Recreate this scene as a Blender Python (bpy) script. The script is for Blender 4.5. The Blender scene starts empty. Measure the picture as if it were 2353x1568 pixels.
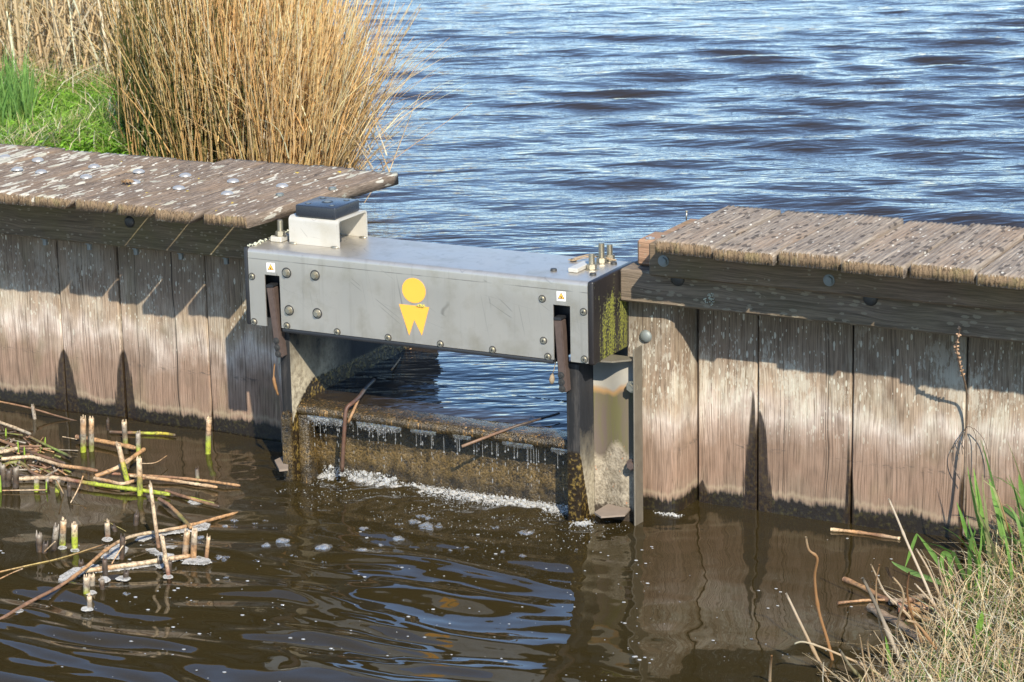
import bpy, bmesh, math, random
import numpy as np
from mathutils import Vector, Matrix
random.seed(7); rng = np.random.default_rng(7)
sc = bpy.context.scene; COL = sc.collection
R = math.radians
# ------------------------------------------------------------------ survey of the site: camera pose and sight lines
CAM = np.array([4.12724436, -6.21066821, 2.37674731])
YAW, PIT, ROL, FPX = R(-27.71464655), R(14.8277326), R(-1.13887788), 5989.37
_fw = np.array([math.sin(YAW)*math.cos(PIT), math.cos(YAW)*math.cos(PIT), -math.sin(PIT)])
_r0 = np.array([math.cos(YAW), -math.sin(YAW), 0]); _u0 = np.cross(_r0, _fw)
_r = math.cos(ROL)*_r0+math.sin(ROL)*_u0; _u = -math.sin(ROL)*_r0+math.cos(ROL)*_u0
def at(x, y, ax, v):
    """point of a surveyed sight line on the plane axis=ax, value=v (metres)"""
    d = _fw+_r*(x-1176.5)/FPX-_u*(y-784)/FPX
    return Vector(CAM+d*((v-CAM[ax])/d[ax]))
def Z8(x, y): return (x/1.96/1.7, (1500+y/1.96)/1.7)
def Z7(x, y): return (x/1.3446/1.7, (1500+y/1.3446)/1.7)
def ZR(x, y): return ((2900+x/1.8109)/1.7, (1800+y/1.8109)/1.7)
SUN = Vector((-.521, .583, -.623)).normalized()
# ------------------------------------------------------------------ node helpers
def setin(nt, node, k, v):
    s = node.inputs[k]
    if isinstance(v, bpy.types.NodeSocket): nt.links.new(v, s)
    else:
        if isinstance(v, (tuple, list)) and s.type == 'RGBA' and len(v) == 3: v = (*v, 1)
        s.default_value = v
def N(nt, t, ins={}, **pr):
    n = nt.nodes.new(t)
    for k, v in pr.items(): setattr(n, k, v)
    for k, v in ins.items(): setin(nt, n, k, v)
    return n
def mth(nt, op, a, b=0.0, clamp=False):
    return N(nt, 'ShaderNodeMath', {0: a, 1: b}, operation=op, use_clamp=clamp).outputs[0]
def mul(nt, a, b): return mth(nt, 'MULTIPLY', a, b)
def add(nt, a, b): return mth(nt, 'ADD', a, b)
def vs(nt, vec, s): return N(nt, 'ShaderNodeVectorMath', {0: vec, 1: s}, operation='MULTIPLY').outputs[0]
def noise(nt, vec, scale=1, detail=4, rough=.6, dist=0):
    return N(nt, 'ShaderNodeTexNoise', {'Vector': vec, 'Scale': scale, 'Detail': detail, 'Roughness': rough, 'Distortion': dist}).outputs[0]
def vor(nt, vec, scale=1, rnd=1):
    return N(nt, 'ShaderNodeTexVoronoi', {'Vector': vec, 'Scale': scale, 'Randomness': rnd})
def ramp(nt, fac, stops, interp='LINEAR'):
    n = N(nt, 'ShaderNodeValToRGB', {0: fac}); cr = n.color_ramp; cr.interpolation = interp
    while len(cr.elements) < len(stops): cr.elements.new(.5)
    for e, (p, c) in zip(cr.elements, stops):
        e.position = p; e.color = (*c, 1) if isinstance(c, tuple) else (c, c, c, 1)
    return n.outputs[0]
def mix(nt, fac, a, b, mode='MIX'):
    n = N(nt, 'ShaderNodeMix', {0: fac}, data_type='RGBA', blend_type=mode)
    setin(nt, n, 6, a if not isinstance(a, tuple) else (*a[:3], 1)); setin(nt, n, 7, b if not isinstance(b, tuple) else (*b[:3], 1))
    return n.outputs[2]
def step(nt, v, lo, hi):
    return N(nt, 'ShaderNodeMapRange', {0: v, 1: lo, 2: hi}).outputs[0]
def pos(nt): return N(nt, 'ShaderNodeNewGeometry').outputs['Position']
def xyz(nt, v): return N(nt, 'ShaderNodeSeparateXYZ', {0: v}).outputs
def bump(nt, h, strength=.4, dist=.004, base=None):
    n = N(nt, 'ShaderNodeBump', {'Height': h, 'Strength': strength, 'Distance': dist})
    if base: nt.links.new(base, n.inputs['Normal'])
    return n.outputs[0]
def newmat(name):
    m = bpy.data.materials.new(name); m.use_nodes = True; nt = m.node_tree; nt.nodes.clear()
    out = nt.nodes.new('ShaderNodeOutputMaterial'); return m, nt, out
def princ(nt, out, **k):
    k = {a.replace('_', ' '): b for a, b in k.items()}
    p = N(nt, 'ShaderNodeBsdfPrincipled', k); nt.links.new(p.outputs[0], out.inputs[0]); return p
def simple(name, col, rough=.6, metal=0, var=.25, scale=40, bmp=.15, spec=.5):
    m, nt, out = newmat(name); P = pos(nt); n = noise(nt, P, scale, 5); n2 = noise(nt, P, scale*5, 3)
    c = mix(nt, n, tuple(x*(1-var) for x in col), tuple(min(1, x*(1+var)) for x in col))
    princ(nt, out, Base_Color=c, Roughness=add(nt, mul(nt, n2, .2), rough-.1), Metallic=metal, Specular_IOR_Level=spec,
          Normal=bump(nt, n2, bmp, .001)); return m
M = {}
# ------------------------------------------------------------------ wood
STAINS_L = [(-.985, .06, .21), (-.748, .05, .235), (-1.32, .05, .16), (-.41, .014, .12)]
STAINS_R = [(1.470, .048, .30), (1.448, .030, .36), (1.742, .024, .17), (1.735, .010, .30), (2.066, .018, .22), (2.40, .03, .2), (1.292, .030, .07)]
def plank_mat(name, stains, shift=0, green=0.0, FL=(.46, .20, .19)):
    m, nt, out = newmat(name); P = pos(nt); X, Y, Z = xyz(nt, P)
    rnd = N(nt, 'ShaderNodeObjectInfo').outputs['Random']
    off = N(nt, 'ShaderNodeCombineXYZ', {0: mul(nt, rnd, 9.0), 1: mul(nt, rnd, 3.0), 2: mul(nt, rnd, 5.0)}).outputs[0]
    Q = N(nt, 'ShaderNodeVectorMath', {0: P, 1: off}, operation='ADD').outputs[0]
    warp = noise(nt, vs(nt, Q, (5, 5, 2.2)), 1, 2)
    Qw = N(nt, 'ShaderNodeVectorMath', {0: Q, 1: N(nt, 'ShaderNodeCombineXYZ', {0: mul(nt, warp, .035)}).outputs[0]}, operation='ADD').outputs[0]
    g1 = noise(nt, vs(nt, Qw, (75, 75, 2.5)), 1, 6, .65); g2 = noise(nt, vs(nt, Qw, (330, 330, 9)), 1, 4, .7)
    b1 = noise(nt, vs(nt, Q, (10, 10, 6)), 1, 4, .55); b2 = noise(nt, vs(nt, Q, (85, 85, 4)), 1, 5)
    zz = add(nt, add(nt, Z, mul(nt, add(nt, b1, -.5), .24)), mul(nt, add(nt, b2, -.5), .016)); zz = add(nt, zz, mul(nt, add(nt, rnd, -.5), .05))
    zn = add(nt, Z, mul(nt, add(nt, b2, -.5), .030)); zn = add(nt, zn, mul(nt, add(nt, b1, -.5), .03))
    c = ramp(nt, step(nt, zz, 0, .6), [(0, (.28, .21, .15)), (.14, (.29, .192, .135)), (.30, (.315, .218, .158)), (.39, (.45, .35, .28)),
        (.46, (.64, .545, .465)), (.55, (.43, .33, .235)), (.70, (.29, .215, .15)), (.82, (.24, .185, .13)), (1, (.20, .162, .112))])
    # patches
    pt = noise(nt, vs(nt, Q, (11, 11, 7)), 1, 3)
    c = mix(nt, step(nt, pt, .55, .75), c, mix(nt, .55, c, (.12, .085, .06)))
    c = mix(nt, step(nt, noise(nt, vs(nt, Q, (6, 6, 3)), 1.7, 2), .55, .8), c, mix(nt, .3+green, c, (.16, .16, .07)))
    # grain
    lf = noise(nt, vs(nt, Q, (10, 10, 5)), 1, 4, .6); c = mix(nt, step(nt, lf, .35, .65), mix(nt, .30, c, (.10, .07, .045)), c)
    c = mix(nt, step(nt, g1, .36, .6), mix(nt, .16, c, (.055, .035, .022)), c)
    c = mix(nt, step(nt, g2, .30, .56), mix(nt, .68, c, (.05, .034, .022)), c)
    g3 = noise(nt, vs(nt, Qw, (150, 150, 2.6)), 1, 3, .55); c = mix(nt, step(nt, g3, .30, .46), mix(nt, .30, c, (.055, .036, .024)), c)
    ln_ = noise(nt, vs(nt, Qw, (120, 120, 1.8)), 1, 2, .5); lf_ = step(nt, mth(nt, 'ABSOLUTE', add(nt, ln_, -.5)), .026, .006); c = mix(nt, mul(nt, lf_, .55), c, (.06, .04, .027))
    c = mix(nt, step(nt, g2, .58, .8), c, mix(nt, .22, c, (.58, .52, .43)))
    # thin cracks
    ck = noise(nt, vs(nt, Qw, (38, 0, 0)), 1, 0); ckf = mth(nt, 'ABSOLUTE', add(nt, ck, -.5))
    ckf = mth(nt, 'ABSOLUTE', add(nt, noise(nt, N(nt, 'ShaderNodeCombineXYZ', {0: mul(nt, xyz(nt, Qw)[0], 30.0), 1: mul(nt, rnd, 50.0), 2: add(nt, mul(nt, rnd, 7.0), .37)}).outputs[0], 1, 0), -.5))
    c = mix(nt, step(nt, ckf, .0012, .006), (.03, .022, .016), c)
    blm = mul(nt, step(nt, noise(nt, vs(nt, Q, (12, 12, 6)), 1.3, 4, .6), .46, .66), mul(nt, step(nt, Z, .24, .33), step(nt, Z, .52, .40))); c = mix(nt, mul(nt, blm, .46 if not green else .26), c, mix(nt, step(nt, g2, .40, .5), (.22, .18, .11), (.55, .52, .42)))
    # lichen flecks
    sn = noise(nt, vs(nt, Q, (120, 120, 38)), 1, 5, .7); dn_ = noise(nt, vs(nt, Q, (9, 9, 4)), 1, 3)
    sf = mul(nt, step(nt, add(nt, sn, mul(nt, add(nt, dn_, -.5), 1.25)), .56, .66), step(nt, Z, .24, .36)); sf = mul(nt, sf, step(nt, Z, .62, .46))
    c = mix(nt, mul(nt, sf, FL[0]), c, (.47, .45, .37))
    for sc_, th, den, ex in (((170, 170, 62), .30, FL[1], 0), ((85, 85, 27), .27, FL[2], 3.1)):
        q2 = N(nt, 'ShaderNodeVectorMath', {0: Q, 1: (ex, ex, ex)}, operation='ADD').outputs[0]
        v = vor(nt, vs(nt, q2, sc_))
        d = noise(nt, vs(nt, q2, (7, 7, 5)), 1, 3)
        keep = mth(nt, 'GREATER_THAN', add(nt, mul(nt, add(nt, d, -.5), 1.3), den), xyz(nt, v.outputs['Color'])[0])
        f = mul(nt, mth(nt, 'LESS_THAN', add(nt, v.outputs['Distance'], mul(nt, add(nt, g2, -.5), .25)), th), keep)
        f = mul(nt, f, step(nt, Z, .2, .3))
        c = mix(nt, mul(nt, f, .72), c, (.47, .455, .37))
    # tide marks and rot above the water
    td = mul(nt, step(nt, mth(nt, 'ABSOLUTE', add(nt, Z, -.185)), .012, .0), step(nt, noise(nt, vs(nt, Q, (60, 60, 160)), 1, 3), .5, .62))
    td = mul(nt, td, step(nt, noise(nt, vs(nt, Q, (10, 10, 1)), 1, 1), .45, .6))
    c = mix(nt, mul(nt, td, .7), c, (.05, .045, .04))
    zr = add(nt, zn, mul(nt, add(nt, noise(nt, vs(nt, P, (4, 4, 0)), 1, 2), -.5), .05))
    c = mix(nt, mul(nt, step(nt, mth(nt, 'ABSOLUTE', add(nt, zr, -.058)), .010, .0), .28), c, (.38, .32, .21))
    zr = add(nt, zn, mul(nt, add(nt, noise(nt, vs(nt, P, (4, 4, 0)), 1, 2), -.5), .05)); zf = add(nt, zr, mul(nt, add(nt, noise(nt, vs(nt, P, (110, 110, 16)), 1, 4), -.5), .03)); rot = step(nt, zf, .049, .037)
    al = noise(nt, P, 90, 4)
    wetc = mix(nt, step(nt, al, .5, .7), (.013, .010, .007), (.04, .034, .012))
    c = mix(nt, rot, c, wetc)
    wet = rot
    jit = add(nt, mul(nt, add(nt, noise(nt, vs(nt, P, (120, 120, 4)), 1, 4), -.5), .075), mul(nt, add(nt, b1, -.5), .03))
    for x0, w0, h in stains:
        t = mth(nt, 'SUBTRACT', 1.0, mth(nt, 'DIVIDE', Z, h), True)
        w = mul(nt, mth(nt, 'POWER', t, .55), w0)
        s = add(nt, mth(nt, 'SUBTRACT', w, mth(nt, 'ABSOLUTE', add(nt, X, -x0))), mul(nt, jit, t))
        f = mul(nt, step(nt, s, 0, .006), mth(nt, 'GREATER_THAN', t, .001))
        wet = mth(nt, 'MAXIMUM', wet, f)
        c = mix(nt, mul(nt, f, .93), c, mix(nt, step(nt, al, .45, .75), (.014, .009, .006), (.05, .034, .011)))
    hgt = add(nt, add(nt, g2, mul(nt, g1, .8)), mul(nt, al, mul(nt, wet, .8)))
    princ(nt, out, Base_Color=c, Roughness=add(nt, mul(nt, wet, -.5), .82), Specular_IOR_Level=add(nt, .25, mul(nt, wet, .4)), Normal=bump(nt, hgt, .35, .003))
    return m
M['plank_l'] = plank_mat('weathered_oak_left', STAINS_L, green=.12, FL=(.24, .17, .13))
M['plank_r'] = plank_mat('weathered_oak_right', STAINS_R)
def beam_mat(name, base, lich, lscale, lth, green):
    m, nt, out = newmat(name); P = pos(nt); X, Y, Z = xyz(nt, P)
    w = noise(nt, vs(nt, P, (3, 9, 9)), 1, 2)
    Q = N(nt, 'ShaderNodeVectorMath', {0: P, 1: N(nt, 'ShaderNodeCombineXYZ', {2: mul(nt, w, .05)}).outputs[0]}, operation='ADD').outputs[0]
    g = noise(nt, vs(nt, Q, (3.5, 90, 90)), 1, 6, .65); g2 = noise(nt, vs(nt, Q, (10, 330, 330)), 1, 4, .7)
    c = mix(nt, step(nt, g, .3, .7), tuple(x*.55 for x in base), tuple(x*1.35 for x in base))
    c = mix(nt, step(nt, g2, .35, .6), mix(nt, .5, c, (.02, .015, .01)), c)
    gn = step(nt, noise(nt, P, 5, 3), .42, .68)
    c = mix(nt, mul(nt, gn, green), c, (.11, .105, .03))
    v = vor(nt, vs(nt, P, lscale)); d = noise(nt, P, 7, 3)
    keep = mth(nt, 'GREATER_THAN', add(nt, d, lich), xyz(nt, v.outputs['Color'])[0])
    f = mul(nt, mth(nt, 'LESS_THAN', add(nt, v.outputs['Distance'], mul(nt, add(nt, noise(nt, P, 160, 3), -.5), .3)), lth), keep)
    c = mix(nt, mul(nt, f, .6), c, (.25, .215, .15))
    princ(nt, out, Base_Color=c, Roughness=.85, Specular_IOR_Level=.25, Normal=bump(nt, add(nt, g2, g), .5, .003)); return m
M['beam_l'] = beam_mat('dark_beam_left', (.15, .115, .075), -.12, (55, 110, 110), .3, .4)
M['beam_r'] = beam_mat('dark_beam_right', (.175, .135, .095), .0, (30, 78, 78), .33, .15)
M['beam_t'] = beam_mat('brown_cap_beam', (.17, .12, .08), -.3, (60, 90, 90), .25, .25)
M['block'] = beam_mat('reddish_end_timber', (.33, .20, .125), -.25, (40, 60, 60), .3, .45)
def cap_mat(name, base, dark, right):
    m, nt, out = newmat(name); P = pos(nt); X, Y, Z = xyz(nt, P)
    rnd = N(nt, 'ShaderNodeObjectInfo').outputs['Random']
    off = N(nt, 'ShaderNodeCombineXYZ', {0: mul(nt, rnd, 7.0), 1: mul(nt, rnd, 3.0)}).outputs[0]
    Q = N(nt, 'ShaderNodeVectorMath', {0: P, 1: off}, operation='ADD').outputs[0]
    g = noise(nt, vs(nt, Q, (70, 4, 70)), 1, 6, .65); g2 = noise(nt, vs(nt, Q, (330, 12, 330)), 1, 4, .7)
    c = mix(nt, step(nt, g, .3, .68), dark, base)
    c = mix(nt, step(nt, g2, .33, .58), mix(nt, .55, c, (.03, .022, .016)), c)
    c = mix(nt, step(nt, g2, .58, .8), c, mix(nt, .45, c, (.5, .44, .36)))
    c = mix(nt, step(nt, noise(nt, vs(nt, Q, (9, 3, 9)), 1, 3), .5, .7), c, mix(nt, .4, c, (.30, .20, .12)))
    bl = vor(nt, vs(nt, Q, (60, 22, 60)))
    f = mul(nt, mth(nt, 'LESS_THAN', add(nt, bl.outputs['Distance'], mul(nt, add(nt, g2, -.5), .5)), .36 if right else .2),
            mth(nt, 'GREATER_THAN', xyz(nt, bl.outputs['Color'])[1], .45 if right else .75))
    c = mix(nt, mul(nt, f, .72), c, (.035, .028, .024))
    specs = (((80, 34, 80), .24, .17),) if right else (((110, 34, 110), .26, .18),)
    for i, (s_, th, den) in enumerate(specs):
        q2 = N(nt, 'ShaderNodeVectorMath', {0: Q, 1: (i*3.3, i*1.7, 0)}, operation='ADD').outputs[0]
        v = vor(nt, vs(nt, q2, s_)); d = noise(nt, vs(nt, q2, (5, 4, 5)), 1, 3)
        dn = add(nt, mul(nt, add(nt, d, -.5), 1.1), den)
        if not right: dn = add(nt, dn, mul(nt, step(nt, X, -.45, -1.1), .13))
        f = mul(nt, mth(nt, 'LESS_THAN', add(nt, v.outputs['Distance'], mul(nt, add(nt, g2, -.5), .35)), th), mth(nt, 'GREATER_THAN', dn, xyz(nt, v.outputs['Color'])[0]))
        c = mix(nt, mul(nt, f, .85), c, (.52, .50, .43))
    if not right:
        big = noise(nt, vs(nt, Q, (6, 3.5, 6)), 1, 2); big = add(nt, mul(nt, add(nt, big, -.5), .42), mul(nt, step(nt, X, -.35, -1.15), .075))
        for s3, t3, cc3 in (((62, 12, 62), .645, (.46, .44, .37)), ((34, 12, 34), .675, (.36, .35, .28))):
            sn = noise(nt, vs(nt, Q, s3), 1, 3, .45); f = mul(nt, step(nt, add(nt, sn, big), t3, t3+.025), step(nt, add(nt, g2, mul(nt, sn, .5)), .56, .66))
            c = mix(nt, mul(nt, f, .85), c, cc3)
        v = vor(nt, vs(nt, Q, (26, 18, 26))); f = mul(nt, mth(nt, 'LESS_THAN', add(nt, v.outputs['Distance'], mul(nt, add(nt, g2, -.5), .5)), .16), mth(nt, 'GREATER_THAN', xyz(nt, v.outputs['Color'])[2], .93))
        c = mix(nt, f, c, (.50, .36, .04))
    # sawn end grain
    ny = xyz(nt, N(nt, 'ShaderNodeNewGeometry').outputs['Normal'])[1]
    e = noise(nt, vs(nt, Q, (150, 20, 40)), 1, 4); e2 = vor(nt, vs(nt, Q, (120, 1, 160))).outputs['Distance']
    ec = mix(nt, step(nt, e, .3, .65), (.12, .082, .05), (.22, .155, .092))
    ec = mix(nt, step(nt, e2, .1, .3), mix(nt, .5, ec, (.05, .035, .02)), ec)
    ec = mix(nt, step(nt, noise(nt, Q, 22, 3), .5, .66), ec, mix(nt, .3, ec, (.20, .185, .07)))
    ec = mix(nt, mul(nt, step(nt, mth(nt, 'ABSOLUTE', add(nt, noise(nt, vs(nt, Q, (110, 0, 25)), 1, 2), -.5)), .03, .008), .7), ec, (.035, .024, .014))
    c = mix(nt, mth(nt, 'LESS_THAN', ny, -.75), c, ec)
    princ(nt, out, Base_Color=c, Roughness=.85, Specular_IOR_Level=.25, Normal=bump(nt, add(nt, g2, mul(nt, g, 1.2)), .6, .004)); return m
M['cap_l'] = cap_mat('lichened_cap_wood', (.255, .20, .15), (.10, .074, .055), False)
M['cap_r'] = cap_mat('grey_ribbed_cap_wood', (.325, .275, .215), (.15, .12, .096), True)
# ------------------------------------------------------------------ metals and plastics
def steel_mat(name, tone=(.55, .51, .44), metal=.78, rough=.38, dirt=.45, crease=0):
    m, nt, out = newmat(name); P = pos(nt); X, Y, Z = xyz(nt, P)
    a = noise(nt, P, 5, 4); b = noise(nt, vs(nt, P, (260, 260, 14)), 1, 3); st = noise(nt, vs(nt, P, (26, 26, 2.2)), 1, 4)
    c = mix(nt, a, tuple(x*.86 for x in tone), tuple(x*1.1 for x in tone))
    c = mix(nt, mul(nt, step(nt, st, .5, .75), dirt*.5), c, (.54, .53, .49))
    c = mix(nt, mul(nt, step(nt, noise(nt, P, 11, 5), .5, .72), dirt), c, (.33, .285, .19))
    sp = noise(nt, P, 320, 2); c = mix(nt, mul(nt, step(nt, sp, .68, .74), .5), c, (.12, .10, .07))
    # hairline scratches, nearly straight
    for i, (kx, kz, ph) in enumerate(((3.0, 14.0, .13), (14.0, 2.5, .41), (5.0, 8.0, .77))):
        u = noise(nt, N(nt, 'ShaderNodeCombineXYZ', {0: add(nt, mul(nt, X, kx), mul(nt, Z, kz)), 1: add(nt, mul(nt, X, .7), ph), 2: add(nt, mul(nt, Y, 9.0), ph*9)}).outputs[0], 1.7, 0)
        sf = mul(nt, step(nt, mth(nt, 'ABSOLUTE', add(nt, u, -.5)), .0045, .001), step(nt, noise(nt, vs(nt, P, (7+i, 7, 7)), 1.3, 1), .54, .6)); c = mix(nt, mul(nt, sf, .45), c, (.14, .13, .11))
    if crease:
        cf = mul(nt, step(nt, mth(nt, 'ABSOLUTE', add(nt, Z, -(.7097-.030))), .0016, .0006), mul(nt, mth(nt, 'LESS_THAN', Y, .003), step(nt, noise(nt, vs(nt, P, (9, 1, 1)), 1, 3), .36, .5))); c = mix(nt, mul(nt, cf, .6), c, (.10, .095, .085))
        tg = step(nt, noise(nt, vs(nt, P, (34, 34, 1.6)), 1, 4), .56, .72); c = mix(nt, mul(nt, tg, .3), c, (.25, .22, .16))
    r = add(nt, mul(nt, a, .16), rough-.08)
    princ(nt, out, Base_Color=c, Metallic=metal, Roughness=add(nt, r, mul(nt, b, .08)), Normal=bump(nt, add(nt, b, mul(nt, noise(nt, P, 7, 2), 4.0)), .10, .0012)); return m
M['steel'] = steel_mat('brushed_stainless', crease=1)
M['steel_pale'] = steel_mat('pale_dusty_steel', (.50, .48, .425), .35, .5, .35)
M['bolt'] = steel_mat('bright_bolt_steel', (.40, .37, .29), .85, .36, .6)
M['zinc'] = simple('zinc_dome', (.33, .325, .31), .42, .4, .15, 60)
M['grey_zinc'] = simple('dull_galvanised', (.17, .19, .18), .55, .3, .25, 80)
M['darkbolt'] = simple('dark_iron_bolt', (.05, .05, .048), .5, .4, .4, 90)
def bracket_mat():
    m, nt, out = newmat('stained_bracket_steel'); P = pos(nt); X, Y, Z = xyz(nt, P)
    n1 = noise(nt, vs(nt, P, (9, 9, 3)), 1, 2); n2 = noise(nt, P, 130, 5)
    z1 = add(nt, Z, mul(nt, add(nt, n1, -.5), .13)); z2 = add(nt, add(nt, z1, mul(nt, mth(nt, 'SINE', mul(nt, X, 60.0)), .018)), mul(nt, add(nt, n2, -.5), .035))
    cl = mix(nt, noise(nt, P, 12, 3), (.21, .20, .17), (.31, .295, .255))
    tar = mix(nt, step(nt, noise(nt, vs(nt, P, (30, 30, 4)), 1, 4), .42, .62), (.085, .066, .052), (.085, .078, .035))
    cr = mix(nt, step(nt, add(nt, mul(nt, n2, .5), mul(nt, noise(nt, P, 24, 4), .5)), .36, .60), (.075, .06, .04), mix(nt, noise(nt, P, 40, 3), (.20, .165, .11), (.35, .31, .24)))
    cr = mix(nt, step(nt, noise(nt, P, 70, 2), .66, .74), cr, (.32, .12, .05))
    s1 = step(nt, z1, .372, .384)
    c = mix(nt, s1, tar, cl)
    rb = step(nt, mth(nt, 'ABSOLUTE', add(nt, z1, -.374)), .014, .002); c = mix(nt, mul(nt, rb, .6), c, (.30, .17, .07))
    s2 = step(nt, z2, .195, .215); c = mix(nt, s2, cr, c)
    mud = step(nt, add(nt, Z, mul(nt, add(nt, n2, -.5), .04)), .045, .03); c = mix(nt, mud, c, (.03, .022, .014))
    princ(nt, out, Base_Color=c, Metallic=mul(nt, s1, .35), Roughness=.62, Specular_IOR_Level=.2, Normal=bump(nt, mul(nt, n2, mth(nt, 'SUBTRACT', 1.0, s2)), .8, .006)); return m
M['bracket'] = bracket_mat()
M['flange'] = simple('grimy_flange_steel', (.165, .145, .11), .5, .35, .35, 30)
M['foot'] = simple('muddy_foot_plate', (.19, .15, .115), .75, 0, .2, 50)
M['black'] = simple('black_plastic', (.018, .019, .021), .42, 0, .3, 60, .2)
M['bluing'] = simple('smooth_black_block', (.022, .026, .033), .30, 0, .2, 40, .1)
def endplate_mat():
    m, nt, out = newmat('mossy_black_plate'); P = pos(nt); X, Y, Z = xyz(nt, P)
    st = noise(nt, vs(nt, P, (90, 60, 5)), 1, 5); cl = noise(nt, P, 150, 5)
    # moss runs: streaks in y
    d1 = mth(nt, 'ABSOLUTE', add(nt, Y, -.100)); d2 = mth(nt, 'ABSOLUTE', add(nt, Y, -.175))
    f = mth(nt, 'MAXIMUM', step(nt, d1, .085, .0), mul(nt, step(nt, d2, .060, .0), 1.0))
    f = mul(nt, f, step(nt, Z, .678, .63)); f = add(nt, mul(nt, f, .75), mul(nt, add(nt, st, -.5), 2.3)); f = add(nt, f, mul(nt, add(nt, cl, -.5), 1.5))
    f = step(nt, f, .30, .55); f = mul(nt, f, step(nt, Y, .228, .20))
    mc = mix(nt, step(nt, cl, .35, .65), (.06, .06, .012), (.23, .235, .03))
    c = mix(nt, f, mix(nt, noise(nt, vs(nt, P, (90, 90, 9)), 1, 4), (.007, .007, .008), (.022, .018, .017)), mc)
    princ(nt, out, Base_Color=c, Roughness=add(nt, .42, mul(nt, f, .45)), Normal=bump(nt, mul(nt, cl, f), .8, .005)); return m
M['endplate'] = endplate_mat()
def panel_mat():
    m, nt, out = newmat('scummed_black_side_panel'); P = pos(nt); X, Y, Z = xyz(nt, P)
    n1 = noise(nt, vs(nt, P, (14, 14, 9)), 1, 4); n2 = noise(nt, P, 85, 5); n3 = noise(nt, vs(nt, P, (60, 60, 10)), 1, 4)
    h = add(nt, Z, mul(nt, add(nt, n1, -.5), .26))
    dry = mix(nt, step(nt, n2, .35, .65), (.15, .125, .085), (.34, .30, .215))
    bl = mix(nt, n3, (.007, .008, .010), (.026, .027, .030))
    out_ = mth(nt, 'GREATER_THAN', X, .6); f = step(nt, add(nt, add(nt, h, mul(nt, out_, .19)), mul(nt, add(nt, n2, -.5), .12)), .45, .30); f = mul(nt, f, step(nt, Y, .38, .20))
    c = mix(nt, f, bl, dry)
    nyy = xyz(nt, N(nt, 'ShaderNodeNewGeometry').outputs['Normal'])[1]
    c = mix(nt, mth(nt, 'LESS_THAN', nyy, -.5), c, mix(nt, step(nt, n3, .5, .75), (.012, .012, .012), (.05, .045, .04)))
    wl = step(nt, Y, .03, .15); wl = add(nt, mul(nt, mth(nt, 'POWER', wl, .6), .115), .175)      # wet line climbs towards the upper water
    outer = mth(nt, 'GREATER_THAN', X, .6); wl2 = step(nt, Y, .028, .085); wl2 = mth(nt, 'SUBTRACT', .21, mul(nt, wl2, .2))
    wl = add(nt, mul(nt, outer, wl2), mul(nt, mth(nt, 'SUBTRACT', 1.0, outer), wl))
    wf = step(nt, add(nt, Z, mul(nt, add(nt, n2, -.5), .022)), add(nt, wl, .003), add(nt, wl, -.004))
    al = mix(nt, step(nt, n2, .5, .68), (.016, .011, .006), (.17, .115, .03))
    c = mix(nt, wf, c, al)
    princ(nt, out, Base_Color=c, Roughness=add(nt, .62, mul(nt, wf, -.38)), Specular_IOR_Level=.25, Normal=bump(nt, add(nt, n2, mul(nt, n3, .3)), add(nt, .25, mul(nt, wf, .4)), .004)); return m
M['panel'] = panel_mat()
def algae_mat():
    m, nt, out = newmat('wet_brown_algae'); P = pos(nt); X, Y, Z = xyz(nt, P)
    n1 = noise(nt, P, 28, 5); n2 = noise(nt, P, 150, 5, .7); n3 = noise(nt, vs(nt, P, (120, 120, 16)), 1, 4)
    zo = step(nt, mth(nt, 'ABSOLUTE', add(nt, add(nt, Z, mul(nt, add(nt, n1, -.5), .06)), -.085)), .05, .01)
    c = mix(nt, step(nt, add(nt, mul(nt, n2, .6), mul(nt, n1, .4)), .40, .62), (.010, .0075, .0045), (.075, .050, .016))
    c = mix(nt, mul(nt, step(nt, n2, .38, .6), mul(nt, zo, .8)), c, (.175, .112, .034))
    c = mix(nt, mul(nt, step(nt, n3, .58, .70), step(nt, Z, .17, .20)), c, (.36, .20, .06)); c = mix(nt, step(nt, n3, .66, .76), c, (.25, .15, .05))
    c = mix(nt, step(nt, n1, .42, .3), c, (.014, .011, .006))
    princ(nt, out, Base_Color=c, Roughness=add(nt, mul(nt, n2, .3), .12), Specular_IOR_Level=.6, Normal=bump(nt, add(nt, n2, n1), .7, .008)); return m
M['algae'] = algae_mat()
M['rod'] = simple('brown_oxidised_steel', (.105, .075, .062), .5, .35, .35, 70, .3)
M['yellow'] = simple('yellow_emblem_film', (.80, .365, .045), .5, 0, .04, 20, .05)
M['white_label'] = simple('white_label', (.75, .75, .70), .5, 0, .06, 60, .05)
M['orange'] = simple('orange_triangle', (.80, .42, .06), .5, 0, .05, 60, .05)
M['ink'] = simple('black_ink', (.02, .02, .018), .5, 0, .1, 60, .05)
M['lichen'] = simple('yellow_green_lichen', (.38, .34, .07), .9, 0, .5, 200, .5)
M['lichen_pale'] = simple('pale_grey_lichen', (.42, .43, .33), .9, 0, .5, 200, .5)
M['chalk'] = simple('white_dropping', (.72, .66, .6), .9, 0, .2, 100)
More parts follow.
